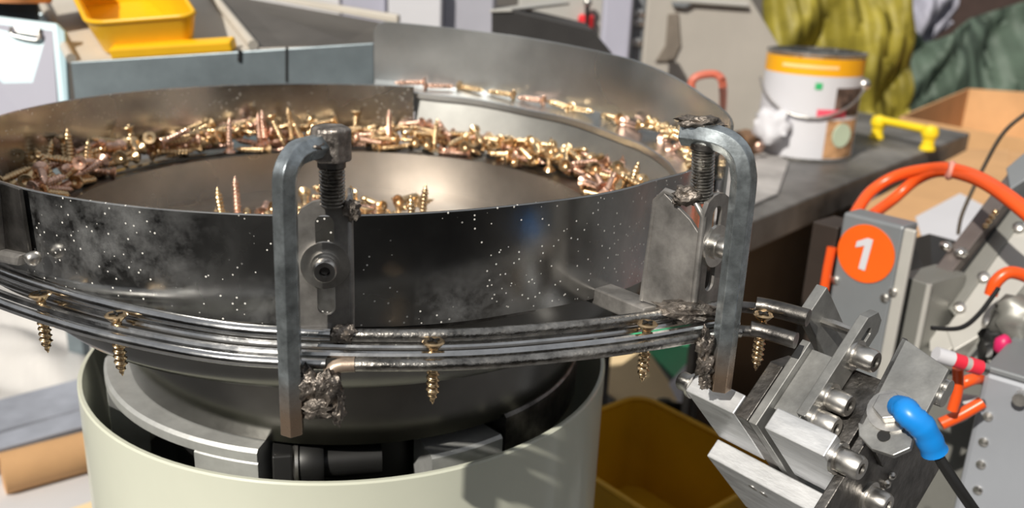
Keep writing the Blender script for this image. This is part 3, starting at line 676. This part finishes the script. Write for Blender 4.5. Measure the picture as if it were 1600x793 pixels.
MB().prism([atY(1044, 22, .915), atY(1060, 20, .915), atY(1064, 70, .915), atY(1052, 96, .915), atY(1024, 96, .915), atY(1040, 70, .915)], V((0, .005, 0))).build('dark_bracket', mat('taupe', (.20, .17, .14), .5), pl, 0, .001)
MB().prism([atY(1050, 2, .91), atY(1082, 6, .91), atY(1070, 12, .91), atY(1052, 10, .91)], V((0, .008, 0))).build('latch', M_mgrey, pl, 0, .001)
MB().prism([atY(1060, -4, .91), atY(1170, 4, .91), atY(1172, 12, .91), atY(1060, 4, .91)], V((0, .01, 0))).build('top_bead', M_lgrey, pl, 0, .002)
tag(MB().tube(spline([atY(1080, 150, .56), atY(1082, 126, .56), atY(1098, 117, .56), atY(1122, 118, .56), atY(1130, 140, .56), atZ(1128, 190, .288)], 5), .0048, 10).build('red_hose', emat('dull_red_hose', (.62, .16, .10)), None), 'short dull red hose looping behind the right bowl edge', 'hose')

# ================================================================== dark table with paint can and yellow handle
TZ = .29
P2, P1, P3 = atZ(1516, 208, TZ), atZ(1110, 371, TZ), atZ(1322, 170, TZ); P4 = P1+(P3-P2)
tb = thing('steel_table', 'dark steel side table with a yellow handle, carrying the paint can', 'table', ((P1.x+P3.x)/2, (P1.y+P3.y)/2, 0))
MB().prism([P1, P2, P3, P4], V((0, 0, -.034))).build('table_top', M_table, tb, 0, .002)
ft_ = (P2-P1).normalized(); bk_ = (P3-P2).normalized()
for a in (P1+ft_*.09+bk_*.05, P2-ft_*.05+bk_*.05, P3-ft_*.05-bk_*.05, P4+ft_*.05-bk_*.05): MB().box((a.x, a.y, .128), (.03, .03, .256)).build('leg', M_table, tb, 0, .002)
ca = P1+bk_*.03+ft_*.06; cb_ = P1+bk_*.03+ft_*.40
MB().prism([V((ca.x, ca.y, .255)), V((cb_.x, cb_.y, .255)), V((cb_.x, cb_.y, .01)), V((ca.x, ca.y, .01))], bk_*.01).build('under_table_shade', mat('shade_brown', (.05, .045, .04), .5), tb, 0, .002)  # dark panel added to stand in for the shade under the table
h0, h1 = atZ(1369, 216, TZ), atZ(1448, 234, TZ)
for h in (h0, h1):
    MB().lathe([(.011, 0), (.011, .004), (.009, .006), (.0085, .016), (.0115, .02), (.0125, .026), (.010, .034), (0, .037)], h, (0, 0, 1), 20).build('handle_foot', M_bright_yel, tb)['label'] = 'bright yellow handle foot'
MB().tube([h0+V((0, 0, .029)), h1+V((0, 0, .029))], .0062, 12).build('handle_bar', M_bright_yel, tb)['label'] = 'bright yellow handle bar'
CB = atZ(1253, 238, TZ+.001); CB = V((CB.x, CB.y, TZ)); dcam = (CB-CAM).length
cr_ = 67/FPX*dcam; chh = .168*dcam/1.2*.92
top = atY(1262, 78, CB.y); chh = top.z-TZ
can = thing('paint_can', 'open metal paint can with orange band and white label', 'paint can', CB)
MB().lathe([(cr_*.97, 0), (cr_, .003), (cr_, chh-.004), (cr_*1.03, chh-.002), (cr_*1.03, chh), (cr_*.93, chh+.001), (cr_*.93, chh-.02), (cr_*.9, .01), (0, .01)], CB, (0, 0, 1), 56).build('can_body', M_bolt, can)
MB().lathe([(cr_*.928, chh-.004), (cr_*.92, chh-.004), (cr_*.89, .012), (0, .012), (0, .0115), (cr_*.899, .0115)], CB, (0, 0, 1), 48, closed=True).build('can_inside', mat('dark_can_lining', (.05, .06, .06), .4), can)
def patch(f0, f1, z0, z1, dr_, name, m):
    return MB().sheet((CB.x, CB.y), lambda ph: [(cr_+dr_, TZ+z0*chh), (cr_+dr_+.0005, TZ+z0*chh), (cr_+dr_+.0005, TZ+z1*chh), (cr_+dr_, TZ+z1*chh)], f0, f1, max(6, int(abs(f1-f0)/5))).build(name, m, can)
vd = math.degrees(math.atan2(CAM.y-CB.y, CAM.x-CB.x))
patch(0, 360, .03, .80, .0001, 'white_label', M_white)
patch(0, 360, .80, .955, .0001, 'orange_band', emat('band_orange', (.90, .42, .01)))
patch(vd-38, vd+28, .865, .895, .0007, 'band_lettering', emat('band_pale', (.95, .66, .30)))
patch(vd+24, vd+75, .04, .40, .0007, 'wood_print', mat('wood_print', (.50, .28, .14), .5, 0, .4, 40))
patch(vd+30, vd+75, .44, .70, .0007, 'wood_print', mat('dark_wood_print', (.14, .09, .07), .5, 0, .5, 60))
patch(vd+10, vd+46, .43, .50, .0013, 'red_print', emat('print_red', (.82, .10, .16)))
patch(vd+4, vd+12, .68, .74, .0008, 'green_print', emat('print_green', (.04, .45, .16)))
patch(vd-30, vd+20, .395, .405, .0008, 'label_line', M_lcloth)
ba = R(vd+45); bo = V((math.cos(ba), math.sin(ba), 0)); MB().cyl(CB+bo*(cr_+.0008)+V((0, 0, chh*.26)), CB+bo*(cr_+.0022)+V((0, 0, chh*.26)), .016, 24).build('round_badge', emat('badge_green', (.55, .66, .50)), can)
ea = R(vd+78); eo = V((math.cos(ea), math.sin(ea), 0)); ep = CB+eo*(cr_+.003)+V((0, 0, chh*.72))
MB().lump(ep, (.009, .009, .009), 0, 1, 2).build('handle_ear', M_bolt, can, 60)
hp = []
for i in range(15):
    a = R(vd+78-i*156/14); hp.append(CB+V((math.cos(a), math.sin(a), 0))*(cr_+.006)+V((0, 0, chh*(.72-.30*math.sin(math.pi*i/14)))))
MB().tube(hp, .0016, 8).build('wire_handle', M_bolt, can, 60)
tag(MB().lump(atY(1207, 198, CB.y-.05), (.024, .022, .024), .25, 1.6, 3, 2).build('paper_wad', M_white, None, 60), 'crumpled white paper wad at the foot of the paint can', 'paper')
tag(MB().prism([atZ(1105, 255, TZ+.001), atZ(1200, 232, TZ+.001), atZ(1232, 255, TZ+.001), atZ(1215, 305, TZ+.001), atZ(1110, 352, TZ+.001)], V((0, 0, .003))).build('grey_sheet', mat('dusty_sheet', (.42, .40, .39), .7, 0, .2, 14), None, 0, .0008), 'dusty pale grey sheet lying on the table before the can', 'sheet')
wb = thing('wooden_block', 'brown block with a shiny copper button beside the right bowl edge', 'block', atZ(1165, 226, TZ))
MB().box(atZ(1165, 224, TZ+.016), (.05, .04, .030), (ft_, bk_, V((0, 0, 1)))).build('block_body', mat('brown_block', (.22, .12, .06), .6), wb, 0, .003)
MB().lump(atZ(1175, 224, TZ+.02)-bk_*.0+V((.004, -.022, 0)), (.007, .004, .007), 0, 1, 2).build('copper_button', M_screwp, wb, 60)

# ================================================================== cloths and cartons, upper right
def drape(name, m, top, bot, Y0, Y1, amp, freq, seed, label, cat, nu=60, nv=36, th=.006):
    tp = spline([atY(x, y, Y0) for x, y in top], 12); bt = spline([atY(x, y, Y1) for x, y in bot], 12)
    vs = []; fs = []
    for j in range(nv+1):
        for i in range(nu+1):
            a = tp[min(len(tp)-1, round(i/nu*(len(tp)-1)))]; b = bt[min(len(bt)-1, round(i/nu*(len(bt)-1)))]
            p = a.lerp(b, j/nv); u, v_ = i/nu, j/nv
            n_ = noise.fractal(V((u*freq+seed*5, v_*freq*.45+u*1.2, seed)), .9, 2., 3)+.7*abs(noise.noise(V((u*freq*1.4+v_*1.5, v_*1.1+seed*3, 2.2))))
            vs.append(p+V((0, -amp*n_, amp*.25*n_)))
    for j in range(nv):
        for i in range(nu): k = j*(nu+1)+i; fs.append((k, k+1, k+nu+2, k+nu+1))
    o = MB().add(vs, fs).build(name, m, None, 180); md = o.modifiers.new('thick', 'SOLIDIFY'); md.thickness = th; md.offset = 0
    return tag(o, label, cat)
drape('yellow_sack', M_ybag, [(1188, -30), (1255, -30), (1330, -30), (1410, -20)], [(1205, 205), (1280, 205), (1350, 200), (1420, 200)], 1.62, 1.56, .10, 2.0, 1, 'mustard yellow sacking bunched behind the paint can', 'sack')
drape('grey_cloth', M_lcloth, [(1315, -40), (1380, -40), (1440, -40), (1500, -30)], [(1352, 60), (1385, 105), (1425, 85), (1490, 35)], 2.3, 2.26, .10, 1.8, 2, 'grey lavender cloth hanging between yellow sack and green tarp', 'cloth')
drape('green_tarp', M_gtarp, [(1382, 30), (1450, 66), (1520, 28), (1660, -15)], [(1388, 215), (1450, 215), (1540, 200), (1660, 190)], 2.18, 2.12, .16, 1.7, 3, 'dark green canvas tarp with folds in the upper right', 'tarp')
tag(MB().box((1.9, 2.6, .27), (1.6, .05, .54)).build('dark_partition', mat('dark_brown_board', (.05, .03, .025), .7), None, 0, .004), 'dark brown partition board behind the green tarp', 'board')
def carton(label, pts, h0, m=M_card, flaps=True):
    # pts: four rim corners in order; walls go down to h0, open top
    c = sum(pts, V((0, 0, 0)))/4; t = thing('cardboard_box', label, 'box', (c.x, c.y, h0))
    for i in range(4):
        a, b = pts[i], pts[(i+1) % 4]; inn_ = (c-(a+b)/2); inn_.z = 0; inn_ = inn_.normalized()*.005
        MB().prism([a, b, V((b.x, b.y, h0)), V((a.x, a.y, h0))], inn_).build('side_wall', m, t, 0)
    MB().prism([V((p.x, p.y, h0)) for p in pts], V((0, 0, .005))).build('box_bottom', m, t, 0)
    return t, c
zc = atY(1406, 180, 1.3).z
cp = [atZ(1406, 182, zc), atZ(1680, 232, zc), atZ(1700, 150, zc), atZ(1512, 138, zc)]
carton('open cardboard box under the green tarp on the right', cp, 0)
z2 = .272
b4 = [atZ(1335, 338, z2), atZ(1420, 420, z2), atZ(1700, 380, z2), atZ(1640, 262, z2)]
bx = thing('cardboard_box', 'closed cardboard box behind the numbered grey box', 'box', (atZ(1480, 320, z2).x, atZ(1480, 320, z2).y, 0))
q4 = [atZ(1330, 330, z2), atZ(1405, 440, z2), atZ(1720, 440, z2), atZ(1640, 236, z2), atZ(1512, 236, z2)]
MB().prism(q4, V((0, 0, -z2))).build('box_body', M_card, bx, 0, .003)
MB().prism([q4[0]+V((.004, .0, .0002)), q4[1]+V((.002, 0, .0002)), (q4[2]+q4[1])/2+V((0, 0, .0002)), (q4[4]+q4[3])/2+V((0, 0, .0002)), q4[4]+V((0, 0, .0002))], V((0, 0, .003))).build('top_flap', M_card, bx, 0, .0006)
tag(MB().prism([atZ(1430, 340, z2+.0035), atZ(1500, 303, z2+.0035), atZ(1536, 322, z2+.0035), atZ(1500, 392, z2+.0035), atZ(1440, 372, z2+.0035)], V((0, 0, .0012))).build('paper_sheet', M_white, None, 0), 'white paper sheet lying on the closed cardboard box', 'paper')

# ================================================================== numbered grey box and inclined machine on the right
g0 = atY(1318, 331, .12); g1 = atZ(1413, 354, g0.z); gd = (g1-g0).normalized(); gn = V((gd.y, -gd.x, 0))   # gn faces the camera
nbx = thing('control_box', 'grey metal box with round orange number 1 sticker', 'control box', ((g0.x+g1.x)/2, (g0.y+g1.y)/2, 0))
MB().prism([g0, g1, V((g1.x, g1.y, 0)), V((g0.x, g0.y, 0))], -gn*.022).build('box_body', M_mgrey, nbx, 0, .002)
MB().prism([g1+V((0, 0, -.001)), g1+gd*.008+V((0, 0, -.001)), g1+gd*.008+V((0, 0, -.3)), g1+V((0, 0, -.3))], -gn*.004).build('edge_flange', M_lgrey, nbx, 0, .001)
sc_ = atP(1353, 396, g0, gn)+gn*.0006; srad = 43/FPX*(sc_-CAM).length
stk = MB().cyl(sc_-gn*.0006, sc_+gn*.0004, srad, 40).build('round_sticker', M_sticker, nbx, 30)
one = [(-.10, -.62), (.16, -.62), (.16, .62), (-.06, .62), (-.42, .36), (-.42, .12), (-.10, .30)]
zz_ = V((0, 0, 1)); tl = R(-5)
one = [(x*math.cos(tl)-y*math.sin(tl), x*math.sin(tl)+y*math.cos(tl)) for x, y in one]
MB().prism([sc_+gn*.0005+gd*x*srad*.9+zz_*y*srad*.9 for x, y in one], gn*.0004).build('numeral_one', M_white, stk, 0)
for x, y in ((1383, 465), (1396, 456), (1306, 437)): p = atP(x, y, g0, gn); MB().lathe([(.0032, 0), (.003, .0014), (.0015, .0022), (0, .0022)], p, gn, 14).build('screw_head', M_bolt, nbx)
tag(MB().prism([g0-gd*.022+gn*.0-V((0, 0, .012)), g0-gd*.002-V((0, 0, .012)), V((g0.x-gd.x*.002, g0.y-gd.y*.002, .0)), V((g0.x-gd.x*.022, g0.y-gd.y*.022, .0))], -gn*.03).build('side_panel', mat('dark_side', (.035, .025, .02), .5), None, 0, .001), 'dark narrow panel against the left side of numbered box', 'panel')
tag(MB().tube([atP(1303, 385, g0, gn)+gn*.003, atP(1298, 415, g0, gn)+gn*.004, atP(1292, 452, g0, gn)+gn*.004], .0034, 10).build('orange_tube', M_or, None), 'straight orange tube running down the left edge of numbered box', 'tube')
shp = atY(1470, 440, .2)
tag(MB().prism([atY(1424, 372, .20), atY(1452, 364, .23), atY(1528, 384, .26), atY(1460, 450, .19), atY(1418, 470, .18)], V((0, .01, -.01))).build('steel_chute', mat('chute_steel', (.34, .34, .35), .28, 1, .1, 10), None, 0, .001), 'shiny curved steel chute right of the numbered box', 'chute')
ol = thing('machine_column', 'olive grey machine column with bright edge below the chute', 'column', atY(1420, 520, .13))
o0 = atY(1402, 428, .11); o1 = atZ(1452, 444, o0.z); od = (o1-o0).normalized(); on = V((od.y, -od.x, 0))
MB().prism([o0, o1, V((o1.x, o1.y, 0)), V((o0.x, o0.y, 0))], -on*.05).build('column_body', M_mgrey2, ol, 0, .001)
MB().tube([o1, V((o1.x, o1.y, .12))], .0022, 8).build('bright_edge', M_lgrey, ol, 60)
MP = atY(1500, 450, .12)
def wp(x, y, c=0): return atP(x, y, MP+E3*c, E3)
mc = thing('inclined_conveyor', 'inclined screw conveyor of grey and brown bars at the right edge', 'conveyor', atY(1540, 560, .12))
def strip(name, pts, m, c=0., t=.02): return MB().prism([wp(x, y, c) for x, y in pts], E3*t).build(name, m, mc, 0, .0008)
strip('brown_bar', [(1446, 438), (1552, 298), (1640, 190), (1660, 204), (1574, 312), (1463, 456)], M_brown, -.012, .03)
strip('grey_bar', [(1470, 468), (1577, 326), (1600, 330), (1640, 300), (1640, 345), (1590, 352), (1492, 492)], M_mgrey2, .0, .03)
strip('light_bar', [(1478, 512), (1592, 350), (1660, 330), (1660, 372), (1538, 520), (1490, 548)], M_lgrey, .002, .03)
strip('lower_bar', [(1508, 556), (1600, 430), (1660, 400), (1660, 430), (1542, 575)], M_mgrey2, .006, .03)
strip('shiny_bar', [(1550, 512), (1590, 458), (1610, 462), (1566, 530)], M_lgrey, -.006, .02)
strip('pale_foot', [(1452, 520), (1496, 500), (1500, 535), (1470, 556), (1452, 548)], M_lgrey, .004, .02)
strip('black_gap', [(1462, 470), (1576, 322), (1579, 326), (1468, 474)], M_black, -.002, .02)
MB().prism([atY(1425, 560, .08), atY(1545, 560, .08), atY(1520, 830, .06), atY(1400, 830, .06)], V((0, .02, 0))).build('lower_panel', M_mgrey2, mc, 0, .001)
strip('clevis', [(1572, 262), (1598, 240), (1660, 200), (1660, 250), (1600, 282), (1578, 296)], M_mgrey, -.016, .03)
for x, y in ((1592, 355), (1537, 433), (1499, 480), (1544, 505), (1573, 509), (1592, 520)): p = wp(x, y, .0); MB().lathe([(.0044, 0), (.004, .002), (.002, .0032), (0, .0032)], p-E3*.002*0, -E3, 14).build('screw_head', M_bolt, mc)
for x, y in ((1479, 384), (1501, 394)): MB().lump(wp(x, y, -.016), (.005, .005, .004), .1, 2, 2, x).build('locking_nut', M_bolt, mc, 60)
for i in range(4): MB().lump(wp(1540+i*5, 352-i*7, -.014), (.0022, .0022, .0022), .1, 2, 2, i).build('chain_bead', M_screw, mc, 60)
cab = thing('grey_cabinet', 'grey sheet-metal cabinet with rivets at the lower right corner', 'cabinet', atY(1570, 700, .0))
k0 = atY(1538, 580, .0); k1 = atZ(1680, 622, k0.z); kd = (k1-k0).normalized(); kn_ = V((kd.y, -kd.x, 0))
MB().prism([k0, k1, V((k1.x, k1.y, 0)), V((k0.x, k0.y, 0))], -kn_*.1).build('cabinet_body', mat('cabinet_grey', (.34, .36, .40), .4, .2, .05, 8), cab, 0, .003)
MB().prism([k0+V((0, 0, .0)), k1, k1-kn_*.09, k0-kn_*.09], V((0, 0, .004))).build('cabinet_lid', M_mgrey, cab, 0, .001)
for x, y in ((1544, 650), (1537, 690), (1533, 725), (1528, 765)): p = atP(x, y, k0, kn_); MB().lathe([(.003, 0), (.0028, .0012), (0, .002)], p, kn_, 12).build('rivet', M_bolt, cab)
p = atP(1598, 618, k0, kn_); MB().cyl(p, p+kn_*.008, .004, 10).build('bolt', M_bolt, cab, 30)
dm = thing('valve_cluster', 'cluster of dark pneumatic valves above the grey cabinet', 'valve', atY(1585, 560, .1))
for i, (x, y, r) in enumerate(((1572, 540, .014), (1590, 500, .016), (1605, 545, .018), (1560, 565, .010))): MB().lump(atY(x, y, .06), (r, r, r), .3, 2, 3, i+20).build('valve_body', M_mgrey2 if i % 2 else M_black, dm, 60)
MB().lump(atY(1566, 538, .04), (.005, .005, .007), .1, 2, 2, 3).build('pink_plug', emat('magenta_plug', (.6, .02, .12)), dm, 60)
pc = thing('air_fitting', 'clear and red air fitting tube beside the sensor plate', 'fitting', atY(1510, 570, -.05))
f0_, f1_ = atY(1462, 553, -.05), atY(1541, 577, -.05); fdv = (f1_-f0_)
MB().cyl(f0_, f0_+fdv*.32, .0042, 16).build('white_end', M_white, pc); MB().cyl(f0_+fdv*.32, f0_+fdv*.55, .0040, 16).build('red_band', emat('fitting_red', (.75, .03, .06)), pc)
MB().cyl(f0_+fdv*.55, f0_+fdv*.66, .0037, 16).build('clear_band', M_lgrey, pc); MB().cyl(f0_+fdv*.66, f0_+fdv*.88, .0042, 16).build('red_band', emat('fitting_red', (.75, .03, .06)), pc); MB().cyl(f0_+fdv*.88, f1_, .0034, 16).build('steel_tip', M_bolt, pc)
for x, y in ((1484, 608), (1476, 622)): q = atP(x, y, W(50, 0, 6), E3); MB().cyl(q, q-E1*.016, .0034, 14).build('steel_pin', M_bolt, sp)
def hose(pts, r, label, m=M_or, name='orange_hose'): return tag(MB().tube(spline([atY(x, y, Y) for x, y, Y in pts], 8), r, 12).build(name, m, None, 60), label, 'hose')
hose([(1335, 336, .18), (1360, 300, .2), (1400, 275, .2), (1450, 264, .18), (1490, 264, .15), (1540, 283, .11), (1600, 325, .07), (1660, 380, .05)], .0046, 'thick orange hose arching over the numbered box, outer one')
hose([(1362, 336, .17), (1395, 312, .19), (1430, 282, .19), (1465, 268, .17), (1500, 272, .14), (1545, 290, .1), (1605, 335, .06), (1660, 388, .04)], .0044, 'orange hose below the outer one, with gap at left')
tag(MB().lathe([(.0062, -.0022), (.0075, 0), (.0062, .0022)], atY(1485, 266, .15), (1, -.3, -.1), 16, closed=False).build('cable_tie', emat('pale_tie', (.70, .30, .24)), None), 'pale cable tie holding the two orange hoses together', 'cable tie')
hose([(1548, 460, .06), (1556, 440, .06), (1575, 426, .06), (1600, 430, .06), (1640, 450, .06)], .0042, 'small orange hose curve in front of the conveyor')
hose([(1497, 575, -.03), (1496, 610, -.03), (1488, 640, -.03)], .003, 'short vertical orange hose beside the red fitting')
hose([(1470, 662, -.02), (1500, 648, -.02), (1535, 628, -.02)], .0036, 'orange hose crossing low beside the grey cabinet')
hose([(1500, 600, .0), (1520, 592, .0), (1545, 590, .02)], .0036, 'orange hose directly under the red fitting')
tag(MB().cyl(atY(1492, 626, .02), atY(1530, 632, .02), .0055, 14).build('white_tube', M_paper, None), 'white plastic tube between the low orange hoses', 'tube')
tag(MB().tube(spline([atY(1497, 365, .25), atY(1505, 330, .24), atY(1540, 255, .22), atY(1570, 205, .2), atY(1610, 172, .18)], 8), .0016, 8).build('thin_cable', mat('grey_brown_cable', (.16, .13, .10), .5), None, 60), 'thin grey-brown cable rising past the orange hoses', 'cable')
tag(MB().tube(spline([atY(1455, 512, .02), atY(1500, 512, .02), atY(1530, 490, .03), atY(1560, 450, .04)], 6), .0015, 8).build('thin_cable', M_cable, None, 60), 'thin black cable sagging across the pale conveyor foot', 'cable')

# ================================================================== low things around the drum
open_bin('large yellow storage bin in the shade between drum and block', V((.125, .246, .0)), HH*-1 if False else E1, HH, V((0, 0, 1)), .165, .14, .10, .10, .008, emat('shaded_yellow_plastic', (.55, .29, .008), .4), .02, .004)  # yellow plastic with the shade on this bin put into its colour
def flat(name, pts, z, m, label, cat, t=.0015): return tag(MB().prism([atZ(x, y, z) for x, y in pts], V((0, 0, t))).build(name, m, None, 0), label, cat)
flat('kraft_sheet', [(940, 548), (1010, 545), (1075, 640), (1000, 655), (930, 600)], .0, mat('kraft_cream', (.90, .70, .42), .7, 0, .05, 6), 'cream kraft sheet on the bench behind the yellow bin', 'sheet')
flat('green_sheet', [(985, 520), (1110, 505), (1080, 560), (1055, 592)], .002, emat('leaf_green', (.08, .62, .30)), 'bright green printed sheet on the bench right of the drum', 'sheet')
flat('white_sheet', [(1045, 600), (1085, 555), (1140, 520), (1210, 560), (1190, 640), (1120, 720), (1075, 660)], .004, mat('bright_print', (.86, .84, .92), .6, 0, .04, 8), 'lavender white printed sheet on the bench below the rail exit', 'sheet')
flat('tan_sheet', [(1140, 560), (1160, 520), (1205, 530), (1180, 600)], .007, mat('tan_print', (.48, .30, .12), .7, 0, .2, 12), 'small tan printed sheet lying on the white sheet', 'sheet')
tag(MB().lump(atZ(1040, 637, .012), (.022, .014, .010), .2, 2, 3, 4).build('black_clip', M_black, None, 60), 'small black clip lying behind the yellow bin', 'clip')
flat('white_sheet', [(-60, 745), (140, 700), (150, 830), (-60, 850)], .001, M_paper, 'white paper sheet under the cardboard tube', 'sheet')
flat('kraft_strip', [(100, 800), (145, 784), (160, 830), (110, 840)], .004, mat('kraft_cream', (.90, .70, .42), .7, 0, .05, 6), 'narrow kraft strip beside the foot of the drum', 'strip')
t0, t1 = atZ(8, 768, .0)+V((0, 0, .021)), atZ(175, 722, .0)+V((0, 0, .021)); t1 = t0+(t1-t0)*2.2
ct = thing('cardboard_tube', 'rounded brown cardboard tube lying left of the drum', 'tube', (t0.x, t0.y, 0))
MB().lathe([(.0165, .0), (.021, .0), (.021, (t1-t0).length), (.0165, (t1-t0).length)], t0, t1-t0, 28, closed=True).build('tube_wall', M_card, ct)
MB().cyl(t0+(t1-t0)*.004, t0+(t1-t0)*.01, .0166, 24).build('end_plug', mat('tube_plug', (.50, .30, .15), .7), ct)
gx = thing('grey_crate', 'grey flat crate behind the cardboard tube on the left', 'crate', atZ(60, 690, 0))
gp = [atZ(-120, 745, .0), atZ(200, 655, .0), atZ(200, 600, .0), atZ(-120, 690, .0)]
MB().prism([atZ(-120, 752, 0), atZ(240, 650, 0), atZ(240, 600, 0), atZ(-120, 700, 0)], V((0, 0, .035))).build('crate_body', mat('crate_grey', (.34, .36, .42), .5), gx, 0, .003)
MB().prism([atZ(-110, 735, .035), atZ(235, 640, .035), atZ(235, 612, .035), atZ(-110, 712, .035)], V((0, 0, .003))).build('crate_lid', mat('crate_grey', (.34, .36, .42), .5), gx, 0, .001)
def ground_sheet(name, m, px, z, amp, seed, label, cat):
    a, b, c, d_ = [atZ(x, y, z) for x, y in px]; vs = []; fs = []; n = 40
    for j in range(n+1):
        for i in range(n+1):
            p = a.lerp(b, i/n).lerp(d_.lerp(c, i/n), j/n); h = abs(noise.fractal(V((i/n*2.2+j/n*2.4+seed, (j-i)/n*.9, seed)), 1., 2, 4)); vs.append(p+V((0, 0, h*amp+.003)))
    for j in range(n):
        for i in range(n): k = j*(n+1)+i; fs.append((k, k+1, k+n+2, k+n+1))
    o = MB().add(vs, fs).build(name, m, None, 180); md = o.modifiers.new('thick', 'SOLIDIFY'); md.thickness = .002; return tag(o, label, cat)
ground_sheet('plastic_sheet', mat('white_plastic', (.62, .60, .58), .35, 0, .03, 5), [(-150, 690), (260, 590), (200, 400), (-150, 420)], .0, .03, 3, 'glossy white plastic sheet spread on the bench at the left', 'sheet')
